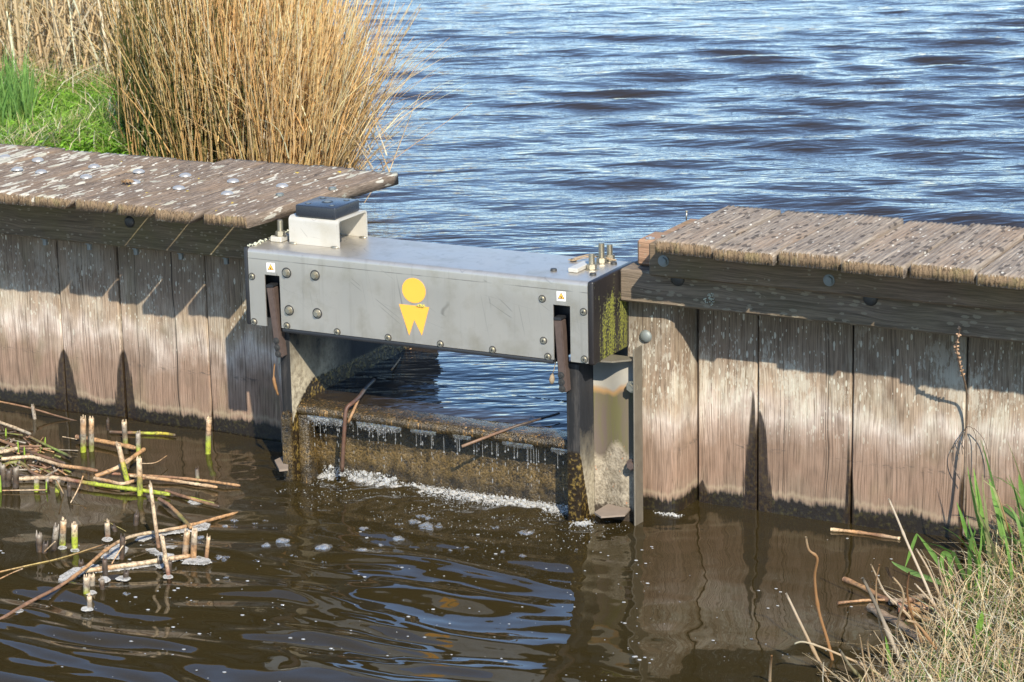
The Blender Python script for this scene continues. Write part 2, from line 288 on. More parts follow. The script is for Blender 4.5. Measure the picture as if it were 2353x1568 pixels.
def attr_mat(name, rough=.7, trans=.0, spec=.3, streak=0, dk=.4):
    m, nt, out = newmat(name); a = N(nt, 'ShaderNodeAttribute', attribute_name='col').outputs['Color']
    P = pos(nt); c = mix(nt, step(nt, noise(nt, P, 60, 3), .3, .7), mix(nt, dk, a, (0, 0, 0)), mix(nt, .03, a, (1, 1, 1)))
    if streak: c = mix(nt, step(nt, noise(nt, P, streak, 4), .48, .62), c, mix(nt, .7, c, (.07, .045, .028))); c = mix(nt, step(nt, noise(nt, P, 33, 3), .52, .68), c, mix(nt, .55, c, (.10, .055, .03)))
    p = princ(nt, out, Base_Color=c, Roughness=rough, Specular_IOR_Level=spec)
    if trans:
        t = N(nt, 'ShaderNodeBsdfTranslucent', {'Color': c}); s = N(nt, 'ShaderNodeMixShader', {0: trans, 1: p.outputs[0], 2: t.outputs[0]})
        nt.links.new(s.outputs[0], out.inputs[0])
    return m
M['plant'] = attr_mat('plant_blades', .6, .45, dk=.2); M['straw'] = attr_mat('straw_stems', .55, .55, dk=.08); M['reed'] = attr_mat('reed_stalks', .5, 0, .35, 120)
# ------------------------------------------------------------------ ground, water
def ground_mat(name, a, b, scale):
    m, nt, out = newmat(name); P = pos(nt); n = noise(nt, P, scale, 6)
    c = mix(nt, step(nt, n, .35, .65), a, b); princ(nt, out, Base_Color=c, Roughness=.95, Specular_IOR_Level=.1, Normal=bump(nt, noise(nt, P, scale*4, 5), .8, .02)); return m
M['soil_l'] = ground_mat('bank_turf', (.14, .26, .03), (.34, .36, .12), 5)
M['soil_r'] = ground_mat('bank_soil', (.05, .045, .022), (.20, .16, .085), 9)
M['bed'] = ground_mat('ditch_mud', (.03, .022, .010), (.13, .10, .035), 6)
def lake_mat():
    m, nt, out = newmat('lake_water'); P = pos(nt)
    Pr = N(nt, 'ShaderNodeVectorRotate', {'Vector': P, 'Angle': R(-28)}, rotation_type='Z_AXIS').outputs[0]
    n = noise(nt, vs(nt, Pr, (4.5, 13, 7)), 1, 2, .5); n2 = noise(nt, vs(nt, Pr, (14, 38, 22)), 1, 2, .5)
    princ(nt, out, Base_Color=(.022, .017, .012), Roughness=.02, IOR=1.34, Specular_IOR_Level=.5, Normal=bump(nt, add(nt, n, mul(nt, n2, .26)), .36, .035)); return m
M['lake'] = lake_mat()
def ditch_mat():
    m, nt, out = newmat('ditch_water'); P = pos(nt)
    n = noise(nt, P, 9, 2); nb = bump(nt, n, .035, .03)
    fr = N(nt, 'ShaderNodeFresnel', {'IOR': 1.5, 'Normal': nb}).outputs[0]
    tr = N(nt, 'ShaderNodeBsdfTransparent', {'Color': (.50, .38, .17, 1)}); df = N(nt, 'ShaderNodeBsdfDiffuse', {'Color': (.038, .028, .0105, 1)})
    u = N(nt, 'ShaderNodeMixShader', {0: .66, 1: tr.outputs[0], 2: df.outputs[0]})
    gl = N(nt, 'ShaderNodeBsdfGlossy', {'Roughness': .006, 'Normal': nb})
    s = N(nt, 'ShaderNodeMixShader', {0: fr, 1: u.outputs[0], 2: gl.outputs[0]}); nt.links.new(s.outputs[0], out.inputs[0]); return m
M['ditch'] = ditch_mat()
def foamsheet_mat():
    m, nt, out = newmat('thin_foam_sheet'); P = pos(nt); v = vor(nt, P, 150).outputs['Distance']; n = noise(nt, P, 45, 4)
    f = mth(nt, 'MULTIPLY', step(nt, v, .15, .5), step(nt, n, .36, .56), True)
    tr = N(nt, 'ShaderNodeBsdfTransparent'); df = N(nt, 'ShaderNodeBsdfDiffuse', {'Color': (.47, .46, .43, 1)})
    s1 = N(nt, 'ShaderNodeMixShader', {0: add(nt, mul(nt, f, .60), .14), 1: tr.outputs[0], 2: df.outputs[0]}); nt.links.new(s1.outputs[0], out.inputs[0]); return m
M['foamsheet'] = foamsheet_mat()
def bubble_mat(name, film, white, pw=1.6):
    m, nt, out = newmat(name)
    lw = N(nt, 'ShaderNodeLayerWeight', {'Blend': .35}).outputs['Facing']
    tr = N(nt, 'ShaderNodeBsdfTransparent'); df = N(nt, 'ShaderNodeBsdfDiffuse', {'Color': (.66, .66, .63, 1)}); gl = N(nt, 'ShaderNodeBsdfGlossy', {'Roughness': .03})
    f = add(nt, mul(nt, mth(nt, 'POWER', lw, pw), 1-film), film)
    s1 = N(nt, 'ShaderNodeMixShader', {0: f, 1: tr.outputs[0], 2: df.outputs[0]})
    s2 = N(nt, 'ShaderNodeMixShader', {0: add(nt, .1, mul(nt, lw, .25)), 1: s1.outputs[0], 2: gl.outputs[0]}); nt.links.new(s2.outputs[0], out.inputs[0]); return m
M['film'] = bubble_mat('water_film', .03, 0)
M['bubble'] = bubble_mat('bubble_film', .03, 0, 3.2); M['foam'] = bubble_mat('white_foam', .30, 1); M['drip'] = bubble_mat('falling_drops', .10, 0)
# ------------------------------------------------------------------ mesh builder
class MB:
    def __init__(s): s.bm = bmesh.new()
    def box(s, lo, hi, bev=0, mat=None, seg=1):
        b = bmesh.new(); bmesh.ops.create_cube(b, size=1)
        for v in b.verts: v.co = Vector([(lo[i]+hi[i])/2+v.co[i]*(hi[i]-lo[i]) for i in range(3)])
        if bev: bmesh.ops.bevel(b, geom=b.edges[:], offset=bev, segments=seg, affect='EDGES', profile=.5)
        return s.add(b, mat)
    def add(s, b, mat=None):
        if mat is not None: bmesh.ops.transform(b, matrix=mat, verts=b.verts)
        me = bpy.data.meshes.new('t'); b.to_mesh(me); s.bm.from_mesh(me); bpy.data.meshes.remove(me); b.free(); return s
    def prism(s, pts, vec, bev=0):
        b = bmesh.new(); vs_ = [b.verts.new(p) for p in pts]; f = b.faces.new(vs_)
        r = bmesh.ops.extrude_face_region(b, geom=[f]); bmesh.ops.translate(b, vec=Vector(vec), verts=[e for e in r['geom'] if isinstance(e, bmesh.types.BMVert)])
        bmesh.ops.recalc_face_normals(b, faces=b.faces)
        if bev: bmesh.ops.bevel(b, geom=b.edges[:], offset=bev, segments=2, affect='EDGES')
        return s.add(b)
    def cyl(s, c, axis, r, h, n=16, r2=None, bev=0):
        b = bmesh.new(); bmesh.ops.create_cone(b, cap_ends=True, segments=n, radius1=r, radius2=r if r2 is None else r2, depth=h)
        if bev: bmesh.ops.bevel(b, geom=[e for e in b.edges if abs(e.verts[0].co.z-e.verts[1].co.z) < 1e-6], offset=bev, segments=2, affect='EDGES')
        q = Vector((0, 0, 1)).rotation_difference(Vector(axis).normalized()).to_matrix().to_4x4()
        return s.add(b, Matrix.Translation(Vector(c)+Vector(axis).normalized()*h/2) @ q)
    def dome(s, c, axis, r, h, n=18):
        b = bmesh.new(); bmesh.ops.create_uvsphere(b, u_segments=n, v_segments=10, radius=1)
        bmesh.ops.delete(b, geom=[v for v in b.verts if v.co.z < -.05], context='VERTS')
        q = Vector((0, 0, 1)).rotation_difference(Vector(axis).normalized()).to_matrix().to_4x4()
        return s.add(b, Matrix.Translation(Vector(c)) @ q @ Matrix.Diagonal((r, r, h, 1)))
    def ball(s, c, r, sub=2, sq=(1, 1, 1)):
        b = bmesh.new(); bmesh.ops.create_icosphere(b, subdivisions=sub, radius=1)
        return s.add(b, Matrix.Translation(Vector(c)) @ Matrix.Diagonal((r*sq[0], r*sq[1], r*sq[2], 1)))
    def build(s, name, mat, parent=None, smooth=False, col=None):
        me = bpy.data.meshes.new(name); s.bm.to_mesh(me); s.bm.free(); return obj(name, me, mat, parent, smooth)
def obj(name, me, mat, parent=None, smooth=False):
    o = bpy.data.objects.new(name, me); COL.objects.link(o)
    if mat: me.materials.append(mat)
    if smooth:
        me.polygons.foreach_set('use_smooth', [True]*len(me.polygons))
        if smooth == 'auto': me.set_sharp_from_angle(angle=R(35))
    if parent:
        o.parent = parent; o.matrix_parent_inverse = Matrix.Translation(-parent.location)
    return o
def tag(o, label=None, cat=None, group=None, kind=None):
    if label: o['label'] = label
    if cat: o['category'] = cat
    if group: o['group'] = group
    if kind: o['kind'] = kind
    return o
def empty(name, loc, label, cat, group=None):
    o = bpy.data.objects.new(name, None); COL.objects.link(o); o.location = loc; o.empty_display_size = .1
    return tag(o, label, cat, group)
def npmesh(name, V, F, mat, parent=None, cols=None, smooth=False):
    me = bpy.data.meshes.new(name); V = np.asarray(V, np.float32); F = np.asarray(F, np.int32)
    k = F.shape[1]; me.vertices.add(len(V)); me.vertices.foreach_set('co', V.ravel())
    me.loops.add(F.size); me.loops.foreach_set('vertex_index', F.ravel())
    me.polygons.add(len(F)); me.polygons.foreach_set('loop_start', np.arange(0, F.size, k, dtype=np.int32)); me.polygons.foreach_set('loop_total', np.full(len(F), k, np.int32))
    me.update(calc_edges=True); me.validate()
    if cols is not None:
        a = me.attributes.new('col', 'FLOAT_COLOR', 'POINT'); c = np.ones((len(V), 4), np.float32); c[:, :3] = cols; a.data.foreach_set('color', c.ravel())
    return obj(name, me, mat, parent, smooth)
class PL:
    """plant builder: ribbons and round stalks with a colour along them"""
    def __init__(s): s.V = []; s.F = []; s.C = []; s.n = 0
    def stalk(s, pts, rad, cols, n=6, cap=True):
        pts = [Vector(p) for p in pts]; m = len(pts); ring = []
        for i, p in enumerate(pts):
            t = (pts[min(i+1, m-1)]-pts[max(i-1, 0)]).normalized(); a = t.orthogonal().normalized() if i == 0 else (a-t*a.dot(t)).normalized(); b = t.cross(a)
            r = rad[i] if hasattr(rad, '__len__') else rad
            for k in range(n):
                th = 2*math.pi*k/n; s.V.append(p+(a*math.cos(th)+b*math.sin(th))*r); s.C.append(cols[i] if hasattr(cols[0], '__len__') else cols)
        for i in range(m-1):
            for k in range(n): s.F.append((s.n+i*n+k, s.n+i*n+(k+1) % n, s.n+(i+1)*n+(k+1) % n, s.n+(i+1)*n+k))
        if cap:
            for e in (0, m-1):
                c = s.n+m*n+(0 if e == 0 else 1); s.V.append(pts[e]); q = cols[e] if hasattr(cols[0], '__len__') else cols; s.C.append(tuple(x*.3 for x in q))  # end caps darkened, painting in the shade of a hollow stalk
                for k in range(n): s.F.append((s.n+e*n+k, s.n+e*n+(k+1) % n, c, c))
            s.n += 2
        s.n += m*n; return s
    def build(s, name, mat, parent=None, smooth=True):
        me = bpy.data.meshes.new(name); me.from_pydata([tuple(v) for v in s.V], [], [tuple(dict.fromkeys(f)) for f in s.F])
        a = me.attributes.new('col', 'FLOAT_COLOR', 'POINT'); c = np.ones((len(s.V), 4), np.float32); c[:, :3] = np.array(s.C); a.data.foreach_set('color', c.ravel())
        return obj(name, me, mat, parent, smooth)
def ribbons(name, base, lean, L, W, bend, c0, c1, mat, seg=4, parent=None, round_=False, facing=None, twist=0):
    """many blades at once; base (n,3), lean (n,2) horizontal offset of the tip per unit length, bend droop"""
    n = len(base); t = np.linspace(0, 1, seg+1)[None, :, None]
    l2 = np.clip((lean**2).sum(1), 0, .9); up = np.sqrt(1-l2)
    p = np.zeros((n, seg+1, 3)); p[:, :, :2] = base[:, None, :2]+lean[:, None, :]*L[:, None, None]*(t**1.0*(1-bend[:, None, None])+t**2*bend[:, None, None]*1.6)
    p[:, :, 2] = base[:, None, 2]+(L*up)[:, None]*(t[:, :, 0]-(bend*.55)[:, None]*t[:, :, 0]**2.4)
    wob = rng.normal(0, .012, (n, seg+1, 2))*L[:, None, None]*t; p[:, :, :2] += wob
    w = W[:, None]*np.clip(1.05-t[:, :, 0]**2.2, .08, 1) if not round_ else W[:, None]*(1-.55*t[:, :, 0])
    az = rng.uniform(0, np.pi, n) if facing is None else facing
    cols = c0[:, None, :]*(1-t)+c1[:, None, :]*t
    if round_:
        k = 3; V = []; 
        for j in range(k):
            th = az+2*np.pi*j/k; off = np.stack([np.cos(th), np.sin(th), np.zeros(n)], -1)[:, None, :]*w[:, :, None]*.5; V.append(p+off)
        V = np.stack(V, 2)
    else:
        k = 2; off = np.stack([np.cos(az), np.sin(az), np.zeros(n)], -1)[:, None, :]*w[:, :, None]*.5; V = np.stack([p-off, p+off], 2)
    idx = np.arange(n*(seg+1)*k).reshape(n, seg+1, k); Fs = []
    for j in range(k if k == 3 else 1):
        j2 = (j+1) % k; Fs.append(np.stack([idx[:, :-1, j], idx[:, :-1, j2], idx[:, 1:, j2], idx[:, 1:, j]], -1).reshape(-1, 4))
    C = np.repeat(cols[:, :, None, :], k, 2)
    return npmesh(name, V.reshape(-1, 3), np.concatenate(Fs), mat, parent, C.reshape(-1, 3), True)
def pick(cols, n, var=.18):
    c = np.array(cols)[rng.integers(0, len(cols), n)]; return np.clip(c*rng.uniform(1-var, 1+var, (n, 1)), 0, 1)
# ------------------------------------------------------------------ timber walls
def capboard(name, x0, x1, y0, y1, z0, z1, ribs, amp, mat, parent, ny=26, rough=.0012, under=0, skew=0):
    nx = 64; xs = np.linspace(x0, x1, nx); ph = random.random()*6; jit = rng.normal(0, .16, 80)
    u = (xs-x0)/(x1-x0)*ribs; k = np.floor(u).astype(int); f = u-k
    depth = amp*(.6+.5*rng.random(ribs+2))[k]
    prof = -depth*(1-np.abs(np.sin(np.pi*(f+.5*0))))**2.2
    prof[0] -= .006; prof[-1] -= .006; prof[1] -= .002; prof[-2] -= .002
    ys = np.linspace(y0, y1, ny)
    fe = rng.normal(0, rough*.7, nx)+.0015*np.sin(xs*90+ph)+np.where(f < .12, .0012, 0)    # ragged sawn front end
    top = np.zeros((nx, ny, 3)); bot = np.zeros((nx, ny, 3))
    wave = .0012*np.sin(ys*9+ph)[None, :]
    top[..., 0] = xs[:, None]; top[..., 1] = ys[None, :]; top[..., 2] = z1+prof[:, None]+wave+rng.normal(0, rough*.5, (nx, ny))
    top[:, 0, 1] += fe; top[:, -1, 1] += rng.normal(0, rough*2, nx)+np.where(f < .12, -.003, 0); top[:, 0, 2] -= .002
    bot[:] = top; bot[..., 2] = z0+rng.normal(0, .0004, (nx, ny)); bot[:, 0, 1] += .001; bot[..., 0] = x0+(bot[..., 0]-x0)*(1-under/(x1-x0))
    top[..., 0] += skew*(top[..., 1]-.02); bot[..., 0] += skew*(bot[..., 1]-.02)
    V = np.concatenate([top.reshape(-1, 3), bot.reshape(-1, 3)]); I = np.arange(nx*ny).reshape(nx, ny); J = I+nx*ny; F = []
    q = lambda a, b, c, d: F.append(np.stack([a, b, c, d], -1).reshape(-1, 4))
    q(I[:-1, :-1], I[1:, :-1], I[1:, 1:], I[:-1, 1:]); q(J[:-1, :-1], J[:-1, 1:], J[1:, 1:], J[1:, :-1])
    q(I[:-1, 0], J[:-1, 0], J[1:, 0], I[1:, 0]); q(I[1:, -1], J[1:, -1], J[:-1, -1], I[:-1, -1])
    q(I[0, 1:], J[0, 1:], J[0, :-1], I[0, :-1]); q(I[-1, :-1], J[-1, :-1], J[-1, 1:], I[-1, 1:])
    return npmesh(name, V, np.concatenate(F), mat, parent)
def plank(x0, x1, yf, z0, z1, mat, parent, th=.045, lean=0):
    b = MB(); b.box((x0, yf, z0), (x1, yf+th, z1), .004)
    return b.build('plank', mat, parent)
# ---- left wall
LW = empty('timber_wall', (-.9, .38, 0), 'timber plank wall under a brown cap of lichen spotted boards with domed bolts', 'wall')
gl = [-3.0, -2.66, -2.32, -1.98, -1.65, -1.325, -.988, -.752, -.416, -.085]
MB().box((-3.0, .432, -.5), (-.06, .44, .60)).build('gap_blackout', M['black'], LW)  # added dark sheet behind the planks so no light shows through gaps
for i in range(len(gl)-1):
    plank(gl[i]+.003, gl[i+1]-.003, .38+random.uniform(-.004, .005), -.5, .62, M['plank_l'], LW)
MB().box((-.055, .215, -.5), (.055, .37, .60), .006).build('post', M['plank_l'], LW)
bl = MB().box((-3.0, .262, .600), (-.012, .36, .765), .005).build('waling_beam', M['beam_l'], LW)
hb = at(298, 510, 1, .262); MB().dome(hb, (0, -1, 0), .019, .009).build('bolt', M['darkbolt'], bl, True)
for x, y in ((345/1.961/1.7, (500+857/1.961)/1.7), (685/1.961/1.7, (500+900/1.961)/1.7), (1043/1.961/1.7, (500+948/1.961)/1.7), (1387/1.961/1.7, (500+992/1.961)/1.7), (1735/1.961/1.7, (500+1035/1.961)/1.7)):
    q = at(x, y, 1, .30); MB().cyl((q.x, .30, .602), (0, 0, -1), .008, .03, 10).cyl((q.x, .30, .602), (0, 0, -1), .013, .012, 6).build('bolt', M['grey_zinc'], bl)
ce = [at(px, py, 1, .02).x for px, py in ((163, 470), (263, 483), (366, 500), (471, 516), (569, 531))]
w0 = .147; ce[-1] += .012; edges = [ce[0]-w0*k for k in range(9, 0, -1)]+ce
fy = [.035, .02, .03, .02, .03, .022, .02, .022, .028, .030, .022, -.004, .010, .028]
capsL = []
for i in range(len(edges)-1):
    gap = (.0022, .0045, .0022, .0035)[i % 4]
    und = {9: .022, 10: .036, 11: .033, 8: .03}.get(i, 0); gap = {9: .009, 10: .012, 11: .009, 12: .006}.get(i, gap+.002)  # undercut edges, shaped to let sun streaks through the gaps
    yb = .69 if i < 9 else .745
    capsL.append((edges[i], edges[i+1], capboard('cap_board', edges[i]+gap*.5, edges[i+1]-gap*.5, fy[i], yb+random.uniform(-.008, .008), .765, .802+random.uniform(-.004, .003), 8, .0042, M['cap_l'], LW, under=und, skew=.115)))
def onboard(x, caps):
    for a, b, o in caps:
        if a <= x < b: return o
    return caps[-1][2]
def onleft(q): return onboard(q.x-.115*(q.y-.02), capsL)
domes = [(40, 215), (290, 238), (132, 310), (315, 330), (720, 288), (660, 368), (1063, 326), (1030, 408), (1420, 356), (1370, 453), (1785, 400), (1740, 495), (2162, 436)]
for zx, zy in domes:
    q = at(zx/1.961/1.7, (500+zy/1.961+6)/1.7, 2, .801)
    MB().dome(q, (random.uniform(-.05, .05), random.uniform(-.05, .05), 1), .0195, .0095).build('dome_bolt', M['zinc'], onleft(q), True)
for dx, dy in ((643, 451), (764, 437)):
    q = at(dx, dy, 2, .801); MB().cyl(q, (0, 0, 1), .0125, .009, 6, bev=.0015).build('hex_bolt', M['grey_zinc'], onleft(q))
# ---- right wall
RW = empty('timber_wall', (1.9, .34, 0), 'timber plank wall under grey deeply ribbed cap boards without bolt heads', 'wall')
gr = [1.276, 1.461, 1.742, 2.066, 2.40, 2.72, 3.04, 3.36]
MB().box((1.1, .392, -.5), (3.4, .40, .60)).build('gap_blackout', M['black'], RW)  # same added sheet, keeps the gaps of this wall dark
for i in range(len(gr)-1):
    plank(gr[i]+.0025, gr[i+1]-.0025, .34+random.uniform(-.003, .004), -.5, .62, M['plank_r'], RW)
MB().prism([(1.112, .224, -.5), (1.232, .217, -.5), (1.254, .226, -.5), (1.268, .252, -.5), (1.272, .37, -.5), (1.112, .37, -.5)], (0, 0, 1.12), .004).build('post', M['plank_r'], RW, 'auto')
wb = MB().box((1.118, .165, .620), (3.4, .33, .7135), .006).build('waling_beam', M['beam_r'], RW)
cb = MB().box((1.232, .112, .715), (3.4, .21, .808), .005).build('capping_beam', M['beam_t'], RW)
rb = MB().box((1.150, .2125, .7155), (1.40, .33, .790), .007).box((1.163, .333, .65), (1.42, .55, .784), .006).build('end_timber', M['block'], RW)
for (dx, dy, o, yy, k) in ((1525, 600, cb, .112, 0), (1905.5, 644, cb, .112, 0), (1557, 641, wb, .165, 1), (2000, 686, wb, .165, 1)):
    q = at(dx, dy, 1, yy)
    if k: MB().dome(q, (0, -1, 0), .021, .009).build('bolt', M['darkbolt'], o, True)
    else: MB().cyl(q, (0, -1, 0), .016, .003, 18).cyl(q, (0, -1, 0), .0125, .012, 6, bev=.0015).build('hex_bolt', M['grey_zinc'], o)
q = at(1484, 773, 1, .219); MB().dome(q, (0, -1, 0), .0185, .010).build('dome_bolt', M['grey_zinc'], RW, True)
er = [at(px, py, 1, .012).x for px, py in ((1507, 590), (1644, 602), (1791, 616), (1937, 630), (2092, 645), (2248, 660))]
er += [er[-1]+.2*k for k in range(1, 6)]
fr_ = [-.002, -.020, -.006, -.022, -.010, -.024, -.014, -.02, -.016, -.016]
capsR = []
for i in range(len(er)-1):
    gap = (.007, .010, .007, .012, .009)[i % 5]
    capsR.append((er[i], er[i+1], capboard('cap_board', er[i]+gap*.5, er[i+1]-gap*.5, fr_[i], .50+random.uniform(-.008, .01), .810, (.846, .843, .849, .844, .850, .845)[i % 6], 12, .0042, M['cap_r'], RW)))
for dx, dy, zz, tilt in ((1577, 503, .784, (.0, .1, 1)), (1523, 560, .790, (.02, 0, 1))):
    q = at(dx, dy, 2, zz); MB().cyl(q-Vector((0, 0, .005)), tilt, .0022, .026, 8).cyl(q+Vector(tilt)*.02, tilt, .0045, .003, 12).build('nail', M['bolt'], rb, True)
q = at(1494, 549, 2, .7905); MB().cyl(q, (0, 0, 1), .013, .0022, 20).cyl(q+Vector((0, 0, .002)), (0, 0, 1), .006, .003, 6).build('screw', M['zinc'], rb)
q = at(1581, 528, 2, .7845); b = MB()
for k in range(7): b.ball(q+Vector((random.uniform(-.014, .014), random.uniform(-.02, .02), 0)), random.uniform(.005, .009), 2, (1, 1, .25))
b.build('white_patch', M['chalk'], rb, True)
q = at((2300+655/1.384)/1.7, (750+575/1.384)/1.7, 1, .164); b = MB()
for k in range(40):
    a = random.uniform(0, 6.28); r_ = random.uniform(0, .016); b.ball(q+Vector((math.cos(a)*r_, -random.uniform(0, .006), math.sin(a)*r_*1.2)), random.uniform(.001, .0028), 1)
b.build('lichen_tuft', M['lichen_pale'], wb, True)
# ------------------------------------------------------------------ the weir
W = 1.1; ZT, ZB, DEP = .7097, .4797, .2675
WG = empty('weir_gate', (.55, .13, 0), 'stainless steel tilting weir with long box, yellow emblem and mossy black end plate', 'weir gate')
def f0(x, y, d=0.0): return at(x, y, 1, d)
sl = [f0(607.7, 631), f0(642, 634), f0(1271, 700), f0(1309.8, 703)]
SL, SR = (sl[0].x, sl[1].x), (sl[2].x, sl[3].x); STL, STR = sl[0].z, sl[2].z
# housing: bent sheet with two slots open at the bottom, built as plates round the slots
h = MB(); rad = .013
def sheet(x0, x1, z0): h.box((x0, 0, z0), (x1, .004, ZT-rad))
h.box((0, 0, ZB), (SL[0], .004, STL)); h.box((SL[1], 0, ZB), (SR[0], .004, STL)); h.box((SR[1], 0, ZB), (W, .004, STL))
h.bm.verts.ensure_lookup_table()
prof = [(0, STL)]+[(rad-rad*math.cos(a), ZT-rad+rad*math.sin(a)) for a in np.linspace(0, math.pi/2, 8)]+[(DEP, ZT), (DEP, ZB)]
inner = [(DEP-.004, ZB), (DEP-.004, ZT-.004), (rad, ZT-.004), (.004, ZT-rad), (.004, STL)]
h.prism([(0, y, z) for y, z in prof+inner], (W, 0, 0))
h.box((SR[0], .0, STR), (SR[1], .0035, STL))
HO = h.build('housing', M['steel'], WG, 'auto')
# make the three lower plates and the upper sheet one skin
bm = bmesh.new(); bm.from_mesh(HO.data); bmesh.ops.remove_doubles(bm, verts=bm.verts, dist=.0002); bm.to_mesh(HO.data); bm.free()
MB().box((.004, .05, ZB+.012), (W-.004, .055, ZT-.012)).build('slot_backing', M['black'], WG)
MB().box((SL[1]+.003, -.0025, ZB-.0125), (SR[0]-.002, DEP+.002, ZB-.001), .003, seg=2).build('bottom_seal', M['black'], WG, 'auto')
ep = MB().box((W+.0005, -.003, ZB-.004), (W+.019, DEP+.004, ZT+.003), .006, seg=3).build('end_plate', M['endplate'], WG, 'auto')
MB().box((-.014, -.002, ZB-.001), (-.0005, DEP+.004, ZT+.002), .004, seg=2).build('end_plate', M['black'], WG, 'auto')
# screws
def screw(q, axis=(0, -1, 0), r=.0078, mat='bolt', name='screw', par=None):
    MB().cyl(q, axis, r*1.42, .0010, 20).build('dark_ring', M['darkbolt'], par or HO)  # thin dark disc that draws a ring round the head
    b = MB().cyl(q, axis, r*1.12, .0020, 20); b.cyl(q+Vector(axis)*.0015, axis, r*.95, .0045, 18, r*.8)
    o = b.build(name, M[mat], par or HO, 'auto')
    c = MB(); t = Vector(axis)*.0061
    for s_ in ((1, 0, .25), (-.25, 0, 1)):
        d = Vector(s_).normalized()*r*.5; n_ = Vector(axis).cross(d).normalized()*r*.13
        c.prism([q+t-d-n_, q+t+d-n_, q+t+d+n_, q+t-d+n_], Vector(axis)*.0004)
    c.build('cross_slot', M['ink'], o); return o
for x, y in ((579, 635.5), (584, 739.6), (659.5, 749), (775, 763), (892, 776), (1012, 791), (1132, 804), (1259, 820), (1246, 687), (1249, 783), (1341, 717), (1343, 826)):
    screw(f0(x, y, -.0003))
for x, y in ((658.5, 627.4), (724, 633), (664.6, 713.4), (729.3, 720.5)):
    q = f0(x, y, -.0003); MB().cyl(q, (0, -1, 0), .0160, .0010, 22).build('dark_ring', M['darkbolt'], HO); MB().cyl(q, (0, -1, 0), .0130, .003, 22, .0115).cyl(q, (0, -1, 0), .0092, .011, 6, bev=.0015).build('hex_bolt', M['bolt'], HO, 'auto')  # dark disc under each bolt head draws its outline
# emblem: round head over a zigzag body
em = MB(); c0, cx_, cy_ = f0(951, 668, -.0002), f0(978, 670, 0), f0(951, 639.5, 0); rx, rz = abs(cx_.x-c0.x), abs(cy_.z-c0.z)
em.prism([c0+Vector((math.cos(a)*rx, 0, math.sin(a)*rz)) for a in np.linspace(0, 2*math.pi, 40, endpoint=False)], (0, -.0008, 0))
em.prism([f0(x, y, -.0002) for x, y in ((917, 699), (986, 706.5), (969.5, 771), (952, 735), (940.5, 771))], (0, -.0008, 0))
EM = em.build('emblem', M['yellow'], HO)
b = MB()
for k in range(26): b.ball(f0(968+random.gauss(0, 3), 703+random.gauss(0, 1.5), -.002), random.uniform(.001, .0032), 1)
b.build('lichen_spot', M['lichen'], HO, True)
# warning stickers
for (a, b_, c_, d_) in (((612.2, 603.8), (631, 605), (631.8, 626), (613.5, 625)), ((1279, 669.5), (1300, 671), (1300, 693), (1279.6, 691.5))):
    P4 = [f0(*p, -.0002) for p in (a, b_, c_, d_)]; o = MB().prism(P4, (0, -.0005, 0)).build('warning_label', M['white_label'], HO)
    ctr = sum((Vector(p) for p in P4), Vector())/4; s_ = (P4[1]-P4[0]).length
    tri = lambda k, dz=0: [ctr+Vector((x*s_*k, -.0008, z*s_*k+dz)) for x, z in ((-.38, -.26), (.40, -.26), (.01, .40))]
    t1 = MB().prism(tri(1), (0, -.0003, 0)).build('triangle_border', M['ink'], o)
    MB().prism([p+Vector((0, -.0004, 0)) for p in tri(.78)], (0, -.0003, 0)).build('triangle', M['orange'], o)
    MB().prism([ctr+Vector((x*s_, -.0016, z*s_)) for x, z in ((-.13, .03), (-.09, .06), (.0, -.03), (.06, .04), (.1, .0), (.1, -.15), (-.01, -.17), (-.03, -.08))], (0, -.0003, 0)).build('hand_symbol', M['ink'], o)
# U bracket and black block on top
A, B, Cc = at(662, 561, 2, ZT), at(779, 571, 2, ZT), at(848, 545, 2, ZT)
x0, x1, y0, y1 = A.x, B.x, B.y, Cc.y; hb_ = .083; t = .006; r_ = .014
outl = [(y0, ZT+.0005)]+[(y0+r_-r_*math.cos(a), ZT+hb_-r_+r_*math.sin(a)) for a in np.linspace(0, math.pi/2, 6)]+[(y1-r_+r_*math.sin(a), ZT+hb_-r_+r_*math.cos(a)) for a in np.linspace(0, math.pi/2, 6)]+[(y1, ZT+.0005)]
innl = [(y1-t, ZT+.0005)]+[(y1-t-(r_-t)+(r_-t)*math.cos(a), ZT+hb_-r_+(r_-t)*math.sin(a)) for a in np.linspace(0, math.pi/2, 6)]+[(y0+t+(r_-t)-(r_-t)*math.sin(a), ZT+hb_-r_+(r_-t)*math.cos(a)) for a in np.linspace(0, math.pi/2, 6)]+[(y0+t, ZT+.0005)]
BR = MB().prism([(x0, y, z) for y, z in outl+innl], (x1-x0, 0, 0)).build('mounting_bracket', M['steel_pale'], WG, 'auto')
for (x, y) in ((x0+.012, y0-.002), (x1-.014, y0-.002), (x1-.006, y1-.02)):
    MB().ball((x, y, ZT+.002), .011, 2, (1.2, .45, .4)).build('weld_bead', M['bolt'], BR, True)
zb0 = ZT+hb_+.001; ptop = [at((900+x/2.614)/1.7, (700+y/2.614)/1.7, 2, zb0) for x, y in ((663, 378), (1075, 415), (1320, 322))]
bx0, by0 = (ptop[0].x+ptop[1].x-.14)/2, (ptop[0].y+ptop[1].y)/2; bx0 = ptop[0].x; bx1 = ptop[1].x; by1 = ptop[2].y
blk = MB().box((bx0, by0, zb0), (bx1, by1, zb0+.034), .004, seg=3).build('cover_block', M['bluing'], WG, 'auto')
zt2 = zb0+.0342; MB().cyl(((bx0+bx1)/2, (by0+by1)/2, zt2), (0, 0, 1), .017, .0006, 24).build('centre_hole', M['ink'], blk)
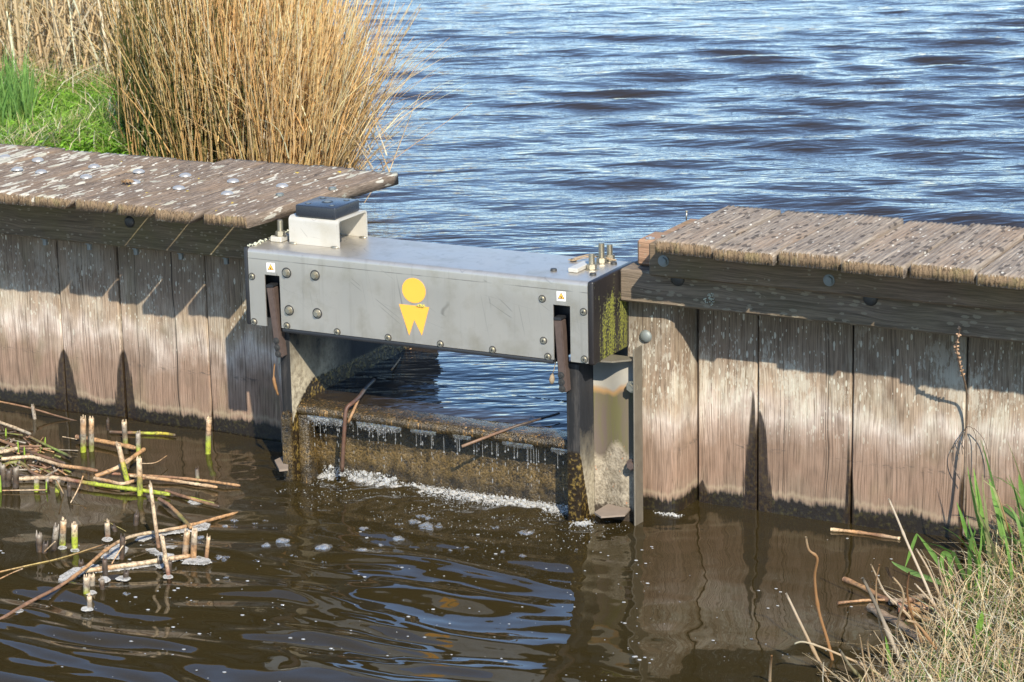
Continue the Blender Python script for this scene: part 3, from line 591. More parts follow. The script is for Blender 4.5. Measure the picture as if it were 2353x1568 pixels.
MB().cyl(((bx0+bx1)/2, (by0+by1)/2, zt2+.0006), (0, 0, 1), .011, .0008, 6).build('hex_bolt', M['grey_zinc'], blk)
for ix in (.2, .8):
    for iy in (.2, .8):
        q = Vector((bx0+(bx1-bx0)*ix, by0+(by1-by0)*iy, zt2)); o = MB().cyl(q, (0, 0, 1), .0095, .0005, 18).build('counterbore', M['ink'], blk)
        MB().cyl(q+Vector((0, 0, .0005)), (0, 0, 1), .006, .0006, 12).build('screw', M['grey_zinc'], o)
MB().box((x0+.02, y0+.05, ZT+.001), (x1-.035, y0+.075, ZT+.02), .002).build('rubber_block', M['black'], BR)
# fixings on the lid
def Z6(x, y): return ((2050+x/2.614)/1.7, (900+y/2.614)/1.7)
def Z2(x, y): return ((900+x/2.614)/1.7, (700+y/2.614)/1.7)
def stud(base, hh, par, dull=False):
    m_ = M['bolt']; o = MB().cyl(base, (0, 0, 1), .0185, .002, 24).cyl(base+Vector((0, 0, .002)), (0, 0, 1), .0145, .014, 6, bev=.0015).build('nut', m_, par, 'auto')
    b = MB().cyl(base+Vector((0, 0, .016)), (0, 0, 1), .0078, hh-.016, 14)
    for k in range(int((hh-.017)/.0026)): b.cyl(base+Vector((0, 0, .0165+k*.0026)), (0, 0, 1), .0089, .0012, 14)
    b.build('threaded_stud', m_, o, 'auto'); return o
lid = Vector((0, 0, ZT+.0004))
for (x, y), hh in (((685, 400), .046), ((785, 335), .058), ((868, 305), .046)):
    q = at(*Z6(x, y), 2, ZT+.0004); stud(q, hh, HO)
for x, y in ((295, 413), (697, 458), (908, 345), (497, 314)):
    q = at(*Z6(x, y), 2, ZT+.0004); MB().cyl(q, (0, 0, 1), .0095, .006, 16, .0085).cyl(q+Vector((0, 0, .006)), (0, 0, 1), .005, .0006, 6).build('cap_screw', M['darkbolt'], HO, 'auto')
pa, pb = at(*Z6(440, 428), 2, ZT+.001), at(*Z6(555, 428), 2, ZT+.001); pc = at(*Z6(640, 385), 2, ZT+.001)
MB().box((pa.x, min(pa.y, pb.y), ZT+.001), (pb.x, pc.y+.03, ZT+.013), .0015).build('stop_bar', M['steel_pale'], HO)
q = at(*Z2(520, 625), 2, ZT+.0004); MB().box((q.x-.02, q.y-.03, ZT+.0006), (q.x+.018, q.y+.03, ZT+.016), .002).build('stop_bar', M['steel_pale'], HO)
q = at(*Z2(512, 575), 2, ZT+.0165); stud(q+Vector((0, 0, -.002)), .048, HO)
b = MB()
for k in range(60):
    x = .0+random.random()**2*.11; b.ball((-.004+random.uniform(-.006, .012), x*1.9+random.uniform(.01, .05), ZT+.002+random.uniform(0, .003)), random.uniform(.0012, .004), 1)
b.build('lichen_crust', M['lichen_pale'], HO, True)
# levers (brown square bars with a black cap) leaning out of the slots
def lever(top, bot, ytop, ybot, w=.0245):
    T, Bt = at(*top, 1, ytop), at(*bot, 1, ybot); ax = (T-Bt); L_ = ax.length; az = ax.normalized(); xx = Vector((1, 0, 0)); xx = (xx-az*xx.dot(az)).normalized(); yy = az.cross(xx)
    mt = Matrix((xx, yy, az)).transposed().to_4x4(); mt.translation = Bt
    b = bmesh.new(); bmesh.ops.create_cube(b, size=1)
    for v in b.verts: v.co = Vector((v.co.x*w+w/2, v.co.y*.03+.015, (v.co.z+.5)*L_))
    bmesh.ops.bevel(b, geom=b.edges[:], offset=.003, segments=2, affect='EDGES')
    o = MB().add(b, mt).build('lever_bar', M['rod'], WG, 'auto')
    b2 = MB(); bb = bmesh.new(); bmesh.ops.create_cube(bb, size=1)
    for v in bb.verts: v.co = Vector((v.co.x*(w+.001)+w/2, v.co.y*.031+.015, v.co.z*.008+L_+.004))
    bmesh.ops.bevel(bb, geom=bb.edges[:], offset=.0015, segments=2, affect='EDGES'); b2.add(bb, mt).build('bar_cap', M['black'], o, 'auto')
    for k in (.05, .145, .24):
        q = Bt+az*L_*k+xx*w*.42-yy*.0005; screw(q, tuple(-yy), .0072, 'darkbolt', 'screw', o)
    return o
lever((611.0, 661), (633.5, 822), .0005, .0045); lever((1271.5, 736), (1285, 902), .0005, .0035)
# side panels, tilting flap, lip
def panel(xa, xb, ya, yb, z0=-.45, z1=ZB-.014): 
    return MB().box((xa, ya, z0), (xb, yb, z1), .004, seg=2).build('side_panel', M['panel'], WG, 'auto')
panel(.076, .112, .030, .92); panel(1.016, 1.058, .028, .40)
MB().prism([(.0785, .0295, -.3), (.0785, .0295, .195), (.082, .0295, .215), (.100, .0295, .222), (.110, .0295, .215), (.1115, .0295, .19), (.1115, .0295, -.3)], (0, -.012, 0), .002).build('guide_strip', M['algae'], WG, 'auto')
MB().box((.1135, .052, -.3), (.150, .10, .205), .006, seg=2).build('guide_rail', M['algae'], WG, 'auto')
# lip and flap as displaced slabs
def slab(name, x0, x1, prof, mat, parent, nx=110, amp=.004):
    m_ = len(prof); V = np.zeros((nx, m_, 3)); V[..., 0] = np.linspace(x0, x1, nx)[:, None]
    pr = np.array(prof); V[..., 1] = pr[None, :, 0]; V[..., 2] = pr[None, :, 1]
    nz = rng.normal(0, 1, (nx, m_)); nz = (nz+np.roll(nz, 1, 0)+np.roll(nz, -1, 0)+np.roll(nz, 1, 1))/2; V[..., 1] += nz*amp; V[..., 2] += np.roll(nz, 5, 0)*amp*.6
    I = np.arange(nx*m_).reshape(nx, m_); J = np.roll(I, -1, 1); F = np.stack([I[:-1], I[1:], J[1:], J[:-1]], -1).reshape(-1, 4)[:, ::-1]
    return npmesh(name, V.reshape(-1, 3), F, mat, parent, smooth=True)
slab('crest_lip', .113, 1.0155, [(.10, .199), (.058, .200), (.052, .207), (.050, .216), (.053, .225), (.062, .231), (.08, .2335), (.105, .2345), (.13, .2335), (.16, .226), (.19, .205), (.16, .198)], M['algae'], WG, amp=.0013)
slab('tilting_flap', .113, 1.0155, [(.125, .205)]+[(.125+.01*(1-z/.2), z) for z in np.linspace(.19, -.25, 16)]+[(.165, -.25), (.165, .205)], M['algae'], WG, nx=90, amp=.0022)
# steel bracket between weir and wall post
xw0, xw1, yw = 1.0595, 1.199, .112
n_ = 24; V = []; F = []
for i in range(n_):
    u = i/(n_-1); x = xw0+(xw1-xw0)*u; y = yw+.006*math.sin(u*math.pi*2.2+.3)
    for z in (-.35, ZB-.004): V += [(x, y, z), (x, y+.005, z)]
for i in range(n_-1):
    a = i*4; F += [(a, a+4, a+6, a+2), (a+1, a+3, a+7, a+5), (a+2, a+6, a+7, a+3)]
npmesh('web_plate', V, F, M['bracket'], WG, smooth=True)
fl = MB().box((xw1+.0005, .074, -.35), (xw1+.0055, .128, .512), .0015).build('flange', M['flange'], WG)
MB().prism([(1.0600, .030, .476), (1.150, .046, .476), (1.1985, .090, .476), (1.1985, .1105, .476), (1.0600, .1105, .476)], (0, 0, .005)).build('gusset', M['flange'], WG)
MB().prism([tuple(at(x, y, 2, .035)) for x, y in ((1365, 1181), (1381, 1191), (1436, 1187), (1467, 1152), (1441, 1147), (1400, 1160))], (0, 0, .005)).build('foot_plate', M['foot'], WG)
MB().prism([tuple(at(x, y, 2, .05)) for x, y in ((631, 1062), (655, 1050), (664, 1056), (662, 1082), (642, 1084))], (0, 0, .006)).build('foot_plate', M['foot'], WG)
for x, y in ((1457, 889), (1457, 1068)):
    q = at(x-4, y, 1, yw-.020); MB().cyl(q+Vector((0, .02, 0)), (0, -1, 0), .006, .02, 10).cyl(q, (0, -1, 0), .017, .004, 22).cyl(q, (0, -1, 0), .0125, .016, 6, bev=.0015).build('hex_bolt', M['bolt' if y < 1000 else 'rod'], WG, 'auto')
# ------------------------------------------------------------------ waters
def waves(X, Y, comps):
    H = np.zeros_like(X)
    for lam, amp, ang, ph, sharp in comps:
        k = 2*np.pi/lam; th = k*(X*np.cos(ang)+Y*np.sin(ang))+ph
        s = np.sin(th); H += amp*(s+sharp*np.cos(2*th+.3))
    return H
def vnoise(X, Y, s, seed):
    g = np.random.default_rng(seed).normal(0, 1, (256, 256)); x = X/s; y = Y/s; xi = np.floor(x).astype(int); yi = np.floor(y).astype(int); fx = x-xi; fy_ = y-yi
    fx = fx*fx*(3-2*fx); fy_ = fy_*fy_*(3-2*fy_); G = lambda a, b: g[a % 256, b % 256]
    return (G(xi, yi)*(1-fx)+G(xi+1, yi)*fx)*(1-fy_)+(G(xi, yi+1)*(1-fx)+G(xi+1, yi+1)*fx)*fy_
ZL = .2385
ys = [.135]
while ys[-1] < 75: ys.append(ys[-1]+max(.013, .0022*(ys[-1]+6.2)*(1 if ys[-1] < 16 else 3.5)))
ys = np.array(ys); NX = 420; uu = np.linspace(-1, 1, NX)
cx = 4.13-.525*(ys+6.2); hw = .30*(ys+7)+1.6
xa, xb = cx-hw, cx+hw; near = ys < .405; xa = np.where(near, .114, xa); xb = np.where(near, 1.0145, xb)
X = xa[:, None]+(xb-xa)[:, None]*(uu[None, :]+1)/2; Yg = np.repeat(ys[:, None], NX, 1)
comps = []
main = R(-62)      # waves run towards the wall
for i in range(46):
    lam = .12*(1.062**i); ang = main+rng.normal(0, .26 if lam > .4 else .36)
    amp = (.0105*lam*math.exp(-((math.log(lam/.55))/.85)**2)+.0026*lam)*(1.0 if lam < .3 else .80 if lam < .55 else .34)
    comps.append((lam, amp*.66, ang, rng.uniform(0, 6.28), .12))
wx = X+.05*vnoise(X, Yg, .9, 3); wy = Yg+.05*vnoise(X, Yg, .8, 4)
H = waves(wx, wy, comps); env = .72+.38*vnoise(X*.6, Yg, 1.7, 5); H *= np.clip(env, .25, 1.5)
calm = np.clip((Yg-.10)/1.1, .10, 1); H *= calm
# stream drawn down over the crest
H -= .006*np.exp(-((Yg-.12)/.05)**2)
V = np.stack([X, Yg, ZL+H], -1).reshape(-1, 3); I = np.arange(len(ys)*NX).reshape(len(ys), NX)
F = np.stack([I[:-1, :-1], I[:-1, 1:], I[1:, 1:], I[1:, :-1]], -1).reshape(-1, 4)
tag(npmesh('lake_water', V, F, M['lake'], smooth=True), kind='structure')
# lower water
fx_ = np.arange(-2.2, 3.0, .0095); fyy = np.arange(-2.2, .37, .0085)
xs_ = np.concatenate([-2.2-np.geomspace(.01, 14, 30)[::-1], fx_, 3.0+np.geomspace(.01, 14, 30)]); yy_ = np.concatenate([-2.2-np.geomspace(.01, 16, 34)[::-1], fyy])
X, Yg = np.meshgrid(xs_, yy_); dx = np.maximum(np.maximum(.12-X, X-1.0), 0); dist = np.hypot(dx, np.minimum(Yg-.10, 0))
ck = []
for lam, amp in ((.19, .0025), (.155, .0013), (.26, .0017), (.115, .0010), (.33, .0012), (.075, .00042), (.055, .00022), (.042, .00014)):
    ck.append((lam, amp, R(90)+rng.normal(0, .16), rng.uniform(0, 6.28), .05))
fan = np.exp(-np.clip(np.abs(X-.62)-.50, 0, None)**2/.05)*np.clip((-.05-Yg)/.35, 0, 1)
wx = X+.03*vnoise(X, Yg, .25, 11); wy = Yg+.035*vnoise(X, Yg, .28, 12)
H = waves(wx, wy, ck)*(fan*.95+.10)
H += .0020*vnoise(X, Yg, .20, 13)+.0007*vnoise(X, Yg, .09, 14)+.0016*vnoise(X, Yg*1.0, .36, 24)
# rings spreading sideways from the weir feet
for (px, py, am) in ((1.04, .03, .0009), (.1, .03, .0007), (1.28, .22, .0007)):
    rr = np.hypot(X-px, Yg-py); H += am*np.sin(rr*2*np.pi/.075)*np.exp(-rr/.22)
churn = np.exp(-dist/.16); ch2 = np.exp(-dist/.10)
H += np.exp(-dist/.30)*.0012*vnoise(X, Yg, .06, 25)+churn*(.0035*vnoise(X, Yg, .05, 15)+.0022*vnoise(X, Yg, .026, 16))+ch2*.003*vnoise(X, Yg, .018, 17)
V = np.stack([X, Yg, H], -1).reshape(-1, 3); ny_, nx_ = X.shape; I = np.arange(ny_*nx_).reshape(ny_, nx_)
F = np.stack([I[:-1, :-1], I[:-1, 1:], I[1:, 1:], I[1:, :-1]], -1).reshape(-1, 4)
tag(npmesh('ditch_water', V, F, M['ditch'], smooth=True), kind='structure')
b = MB(); b.box((-18, -20, -.40), (18, .36, -.32)); tag(b.build('ditch_bed', M['bed']), kind='structure')
# ------------------------------------------------------------------ left bank (terrain) and its plants
def shoreL(x, y):      # signed distance-like: positive on land
    edge = np.where(y < 2.7, -1.72+.22*np.clip((y-2.1)/.6, 0, 1), -1.50-.64*(y-2.7)); return edge-x+.12*np.sin(y*3.1)+.08*np.sin(y*7.7+1)
gx = np.linspace(-16, 0, 130); gy = np.linspace(.42, 26, 160); X, Yg = np.meshgrid(gx, gy)
s = shoreL(X, Yg); Zg = np.where(s > 0, .24+.21*np.clip(s/.5, 0, 1)+.012*np.sin(X*3)*np.sin(Yg*2.3), .24+np.clip(s, -1, 0)*.9)
Zg += np.clip((s-1.2)*.05, 0, .25)
fade = np.clip((Yg-9.3)/1.2, 0, 1); Zg -= fade*.42*(s < 30)
V = np.stack([X, Yg, Zg], -1).reshape(-1, 3); ny_, nx_ = X.shape; I = np.arange(ny_*nx_).reshape(ny_, nx_)
F = np.stack([I[:-1, :-1], I[:-1, 1:], I[1:, 1:], I[1:, :-1]], -1).reshape(-1, 4)
tag(npmesh('grass_bank', V, F, M['soil_l'], smooth=True), kind='structure')
def gz(x, y):
    s = shoreL(x, y); z = np.where(s > 0, .24+.21*np.clip(s/.5, 0, 1)+.012*np.sin(x*3)*np.sin(y*2.3), .24+np.clip(s, -1, 0)*.9)+np.clip((s-1.2)*.05, 0, .25)
    return z-np.clip((y-9.3)/1.2, 0, 1)*.42
def wpts(n, x0, x1, y0, y1, smin=.0):
    x = rng.uniform(x0, x1, n*6); y = rng.uniform(y0, y1, n*6); k = np.where(shoreL(x, y) > smin)[0][:n]; return np.stack([x[k], y[k], gz(x[k], y[k])], -1)
GREEN = [(.18, .32, .04), (.24, .40, .055), (.32, .42, .08), (.14, .26, .035)]; TAN = [(.78, .62, .38), (.90, .76, .50), (.72, .55, .30), (.95, .86, .66)]
ORG = [(.93, .70, .36), (.96, .78, .45), (.84, .57, .25), (.97, .86, .62), (.93, .67, .32), (.66, .45, .21)]
def dpoint(n, px, py):
    """ground points under a patch of the view, given as ranges; iterated onto the terrain"""
    out = np.zeros((n, 3))
    for i in range(n):
        x, y = px[i], py[i]; z = .5
        for _ in range(4):
            p = at(x, y, 2, z); z = float(gz(np.float64(p.x), np.float64(p.y)))
        out[i] = (p.x, p.y, z)
    return out
def field(n, fx, fy): return dpoint(n, fx(n), fy(n))
U = lambda a, b: (lambda n: rng.uniform(a, b, n))
# short green turf
n = 17000; bs = field(n, U(-120, 640), U(130, 440)); keep = bs[:, 1] > .76; bs = np.concatenate([bs[keep], wpts(6500, -3.4, -.7, .75, 3.6)]); n = len(bs)
dens = vnoise(bs[:, 0]*1.0, bs[:, 1], .35, 40); g = dens*.75+.75+rng.normal(0, .45, n)+np.clip((-3.2-bs[:, 0])*1.1, -.8, 1.0)
g = np.where(bs[:, 1] < 3.6, np.maximum(g, rng.uniform(-.55, .8, n)), g)
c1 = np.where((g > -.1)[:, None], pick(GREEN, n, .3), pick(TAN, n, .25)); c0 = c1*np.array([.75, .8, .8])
ln = rng.normal(0, .30, (n, 2)); Ls = rng.uniform(.05, .19, n)*np.where(g > -.1, 1, 1.25); ln = np.where((g > -.1)[:, None], ln, ln*1.9)
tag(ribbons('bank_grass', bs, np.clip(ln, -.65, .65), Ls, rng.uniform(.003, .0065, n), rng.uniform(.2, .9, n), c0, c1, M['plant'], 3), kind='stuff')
# taller fresh tuft at the left
n = 700; bs = field(n, U(-60, 75), U(235, 330)); c1 = pick([(.13, .28, .05), (.19, .36, .07)], n, .2)
tag(ribbons('grass_tuft', bs, rng.normal(0, .16, (n, 2)), rng.uniform(.12, .34, n), rng.uniform(.005, .010, n), rng.uniform(0, .7, n), c1*.7, c1, M['plant'], 5),
    'lush tall green grass tuft at the left end of the bank', 'grass tuft')
# leafy weeds: little feathery fronds
def weeds(name, n, fx, fy, label):
    pl_b, pl_l, pl_L, pl_w, pl_c = [], [], [], [], []
    bs = field(n, fx, fy) if not isinstance(fx, tuple) else wpts(n, *fx, .1)
    for p in bs:
        for k in range(9):
            a = rng.uniform(0, 6.28); r_ = rng.uniform(.01, .055); hgt = rng.uniform(.015, .085)
            col = np.array((.25, .50, .035))*rng.uniform(.6, 1.25)
            for j in range(4):
                pl_b.append((p[0]+math.cos(a)*r_*(j/3), p[1]+math.sin(a)*r_*(j/3), p[2]+hgt*(.5+j/6))); b_ = a+rng.uniform(-1.6, 1.6)
                pl_l.append((math.cos(b_)*.8, math.sin(b_)*.8)); pl_L.append(rng.uniform(.018, .04)); pl_w.append(rng.uniform(.009, .016)); pl_c.append(col)
    c = np.array(pl_c); o = ribbons(name, np.array(pl_b), np.array(pl_l), np.array(pl_L), np.array(pl_w), np.full(len(c), .5), c*.8, c, M['plant'], 2)
    return tag(o, label, 'weed')
weeds('leafy_weed', 620, (-3.1, -2.05, 1.7, 3.3), None, 'bright green feathery weeds behind the cap, left of the rushes')
weeds('leafy_weed', 70, lambda n: rng.normal(270, 13, n), lambda n: rng.normal(262, 9, n), 'small clump of bright green weed against the foot of the rushes, above the larger one')
weeds('leafy_weed', 120, lambda n: rng.uniform(-20, 110, n), lambda n: rng.uniform(300, 350, n), 'low green weeds at the foot of the lush grass tuft')
# straw litter on the bank
n = 1300; bs = field(n, U(-60, 330), U(60, 250)); bs[:, 2] += rng.uniform(.0, .05, n); a = rng.uniform(0, 6.28, n); c1 = pick(TAN, n, .25)
tag(ribbons('straw_litter', bs, np.stack([np.cos(a), np.sin(a)], -1)*rng.uniform(.7, .94, n)[:, None], rng.uniform(.08, .35, n), rng.uniform(.003, .007, n), rng.uniform(.2, .8, n), c1*.9, c1, M['straw'], 3, round_=True), kind='stuff')
# dry reed bed
n = 2700; px = rng.uniform(-160, 640, n); py = 60+rng.uniform(0, 1, n)**1.3*150-np.clip(px-250, 0, 400)*.02; py = np.where(rng.random(n) < .5, rng.uniform(-160, 120, n), py); bs = dpoint(n, px, py)
bs[:, 2] = np.maximum(bs[:, 2], .12); c1 = pick(TAN+[(.80, .66, .42)], n, .2); tl = rng.normal(0, .20, (n, 2)); wild = rng.random(n) < .3; tl[wild] = rng.normal(0, .5, (wild.sum(), 2))
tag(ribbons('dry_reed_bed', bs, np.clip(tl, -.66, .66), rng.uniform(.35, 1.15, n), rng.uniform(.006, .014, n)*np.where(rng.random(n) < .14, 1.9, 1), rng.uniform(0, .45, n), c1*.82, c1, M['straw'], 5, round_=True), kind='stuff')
n = 2000; px = rng.uniform(-160, 620, n); py = rng.uniform(-140, 150, n); bs = dpoint(n, px, py); bs[:, 2] = np.maximum(bs[:, 2], .2)+rng.uniform(0, .3, n); a = rng.uniform(0, 6.28, n); c1 = pick(TAN, n, .25)
tag(ribbons('fallen_reed_leaves', bs, np.stack([np.cos(a), np.sin(a)], -1)*rng.uniform(.3, .93, n)[:, None], rng.uniform(.15, .5, n), rng.uniform(.005, .014, n), rng.uniform(.3, 1, n), c1*.9, c1, M['straw'], 4), kind='stuff')
# rush clump
RC = empty('rush_clump', (-2.0, 3.2, .45), 'big clump of orange brown rushes with green bases behind the wall cap', 'rush clump')
def rushes(n, px, py, lenr, name, colb, colt, lean0, wid, extra=0):
    u = (px-580)/250; bs = np.zeros((n, 3)); yy_ = 2.62+(py-378)/48*.42; bs[:, 1] = yy_; bs[:, 0] = -1.76+u*.46-.47*(yy_-2.6); bs[:, 2] = np.maximum(gz(bs[:, 0], bs[:, 1])-.02, .2)
    ln = np.stack([np.maximum(u, -.1)*lean0+.03+rng.normal(0, .095, n), np.maximum(u, -.3)*lean0*.35+rng.normal(0, .14, n)], -1)
    Ls = rng.uniform(*lenr, n)*(1-.13*np.abs(u)); 
    return ribbons(name, bs, np.clip(ln, -.66, .66), Ls, rng.uniform(*wid, n), rng.uniform(0, .35, n), pick(colb, n, .25), pick(colt, n, .2), M['straw'], 6, RC, True)
n = 2200; px = 330+500*rng.beta(1.5, 1.35, n); rushes(n, px, rng.uniform(330, 425, n)+np.clip(px-700, 0, 200)*.06, (.62, 1.18), 'dry_stems', [(.66, .45, .18), (.72, .50, .22), (.42, .35, .12)], ORG, .11, (.0042, .0080))
n = 1300; px = np.clip(rng.normal(500, 110, n), 325, 800); rushes(n, px, rng.uniform(335, 425, n), (.45, 1.0), 'green_stems', [(.08, .15, .03), (.10, .18, .035)], [(.20, .17, .05), (.30, .19, .07), (.12, .13, .03)], .10, (.005, .008))
n = 620; px = np.clip(rng.normal(745, 45, n), 640, 840); rushes(n, px, rng.uniform(352, 400, n), (.35, 1.05), 'splayed_stems', [(.34, .22, .09)], ORG, .30, (.004, .007))
n = 420; bs = wpts(n, -2.1, -1.05, 2.2, 3.0, -.4); n = len(bs); bs[:, 2] = np.maximum(bs[:, 2], .24)+rng.uniform(.0, .35, n); a = rng.uniform(0, 6.28, n); c1 = pick(ORG+TAN, n)
ribbons('broken_stems', bs, np.stack([np.cos(a), np.sin(a)], -1)*rng.uniform(.4, .93, n)[:, None], rng.uniform(.15, .6, n), rng.uniform(.004, .007, n), rng.uniform(0, .6, n), c1, c1, M['straw'], 4, RC, True)
# a stand of rushes further back in the reed bed
n = 700; px = np.clip(rng.normal(660, 45, n), 560, 760); py = rng.uniform(165, 215, n); bs = dpoint(n, px, py); bs[:, 2] = np.maximum(bs[:, 2], .2); c1 = pick(ORG+TAN, n)
o = ribbons('rush_clump', bs, rng.normal(0, .16, (n, 2)), rng.uniform(.6, 1.2, n), rng.uniform(.005, .008, n), rng.uniform(0, .4, n), c1*.7, c1, M['straw'], 5, None, True)
tag(o, 'paler tan rush stand rising behind the big orange brown clump at the lake edge', 'rush clump')
# far shore across the lake, mostly seen mirrored in the waves
n = 2600; th = rng.uniform(R(-52), R(-20), n); rr = rng.uniform(52, 60, n); bs = np.stack([4.1+np.sin(th)*rr, -6.2+np.cos(th)*rr, np.full(n, .2)], -1); c1 = pick(TAN, n, .2)
tag(ribbons('far_reed_belt', bs, rng.normal(0, .08, (n, 2)), rng.uniform(1.6, 3.0, n)*np.clip((R(-24)-th)/R(7), .3, 1), rng.uniform(.12, .3, n), rng.uniform(0, .2, n), c1*.8, c1, M['straw'], 2), kind='stuff')
# ------------------------------------------------------------------ right bank
def shR(x, y): return x-(2.235+.03*np.sin(y*7)-.02*(y+.6)-.05*np.clip(y, 0, .3)/.3)   # positive on land
gx = np.concatenate([np.linspace(1.5, 3.4, 70), np.linspace(3.5, 16, 30)]); gy = np.concatenate([np.linspace(-16, -1.6, 30), np.linspace(-1.5, .335, 70)]); X, Yg = np.meshgrid(gx, gy)
def gzr(x, y):
    s = shR(x, y); return np.where(s > 0, .02+.10*np.clip(s/.45, 0, 1)+.30*np.clip((s-.45)/2, 0, 1), .02+np.clip(s, -.6, 0)*.55)
Zg = gzr(X, Yg); V = np.stack([X, Yg, Zg], -1).reshape(-1, 3); ny_, nx_ = X.shape; I = np.arange(ny_*nx_).reshape(ny_, nx_)
F = np.stack([I[:-1, :-1], I[:-1, 1:], I[1:, 1:], I[1:, :-1]], -1).reshape(-1, 4); tag(npmesh('grass_bank', V, F, M['soil_r'], smooth=True), kind='structure')
def rpts(n, x0, x1, y0, y1, smin=-.02, smax=9):
    out = []
    while len(out) < n:
        x, y = rng.uniform(x0, x1), rng.uniform(y0, y1); s = float(shR(np.float64(x), np.float64(y)))
        if smin < s < smax: out.append((x, y, float(gzr(np.float64(x), np.float64(y)))-.005))
    return np.array(out)
n = 3600; bs = rpts(n, 2.2, 3.1, -1.25, .30, .0); bs[:, 2] += rng.uniform(0, .03, n); a = rng.uniform(0, 6.28, n); c1 = pick(TAN+[(.78, .66, .46), (.62, .5, .32)], n, .22)
tag(ribbons('straw_litter', bs, np.stack([np.cos(a), np.sin(a)], -1)*rng.uniform(.25, .93, n)[:, None], rng.uniform(.05, .20, n), rng.uniform(.0022, .0048, n), rng.uniform(.1, 1, n), c1*.85, c1, M['straw'], 4, round_=True), kind='stuff')
n = 3400; bs = rpts(n, 2.05, 3.1, -1.3, .30, .04); c1 = pick([(.17, .34, .05), (.22, .40, .06), (.12, .25, .04), (.28, .38, .10)], n, .3)
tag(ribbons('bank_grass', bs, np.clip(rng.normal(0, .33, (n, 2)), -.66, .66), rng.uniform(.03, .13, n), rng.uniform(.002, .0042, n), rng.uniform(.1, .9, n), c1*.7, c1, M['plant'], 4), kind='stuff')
# broad green blades beside the wall
n = 120; bs = rpts(n, 2.24, 2.75, -.22, .28, .0); c1 = pick([(.14, .28, .045), (.18, .34, .06), (.10, .22, .035), (.30, .32, .12)], n, .25)
tag(ribbons('reed_grass', bs, np.clip(rng.normal((-.12, -.02), .17, (n, 2)), -.6, .6), rng.uniform(.14, .40, n), rng.uniform(.006, .014, n), rng.uniform(.0, .8, n), c1*.75, c1, M['plant'], 6, facing=rng.normal(R(30), .7, n)),
    'broad bright green reed grass growing against the wall at the right edge', 'reed grass')
# ------------------------------------------------------------------ stalks and loose things
PALE = (.60, .46, .29); BRN = (.22, .115, .06); OGR = (.45, .25, .105); DRK = (.04, .028, .018); LIME = (.36, .42, .03); OLV = (.20, .21, .045); GRY = (.30, .26, .20); RED = (.24, .10, .06)
def poly(P, ax, v, zs=None): return [at(x, y, ax, v) for x, y in P]
def smooth_path(pts, k=5):
    out = []; n_ = len(pts)
    for i in range(n_-1):
        p0, p1, p2, p3 = pts[max(i-1, 0)], pts[i], pts[i+1], pts[min(i+2, n_-1)]
        for j in range(k):
            t = j/k; out.append(.5*((2*p1)+(p2-p0)*t+(2*p0-5*p1+4*p2-p3)*t*t+(3*p1-p0-3*p2+p3)*t**3))
    return out+[pts[-1]]
def lerp3(cols, m):
    out = []
    for i in range(m):
        u = i/(m-1)*(len(cols)-1); k = min(int(u), len(cols)-2); f = u-k; out.append(tuple(a*(1-f)+b*f for a, b in zip(cols[k], cols[k+1])))
    return out
def stub(base, top, wd, cols, label, group=None, name='reed_stub', jag=True):
    B_ = at(*base, 2, 0.0); T_ = at(*top, 1, B_.y); d = T_-B_; L_ = d.length; r = wd*.5
    P = PL(); a = B_-d.normalized()*.09; pts = [a, B_-d*.02, B_+d*.12, B_+d*.3, B_+d*.52, B_+d*.54, B_+d*.8, T_]
    cc = lerp3(cols, 6); P.stalk(pts, [r*.9, r*.97, r, r, r*1.0, r*1.03, r*.98, r*.94], [cols[0], cols[0]]+cc, 9)
    if jag:
        ax = d.normalized(); o = ax.orthogonal().normalized(); 
        for k in range(4):
            th = random.uniform(0, 6.28); q = T_+(o*math.cos(th)+ax.cross(o)*math.sin(th))*r*.7; P.stalk([q-ax*.006, q+ax*random.uniform(.003, .011)], [r*.35, r*.12], tuple(x*.9 for x in cols[-1]), 5)
    return tag(P.build(name, M['reed'], smooth=True), label, 'reed stub', group)
px2m = 1/1.96/1.7/720
G1 = 'cut reed stubs standing in the ditch'
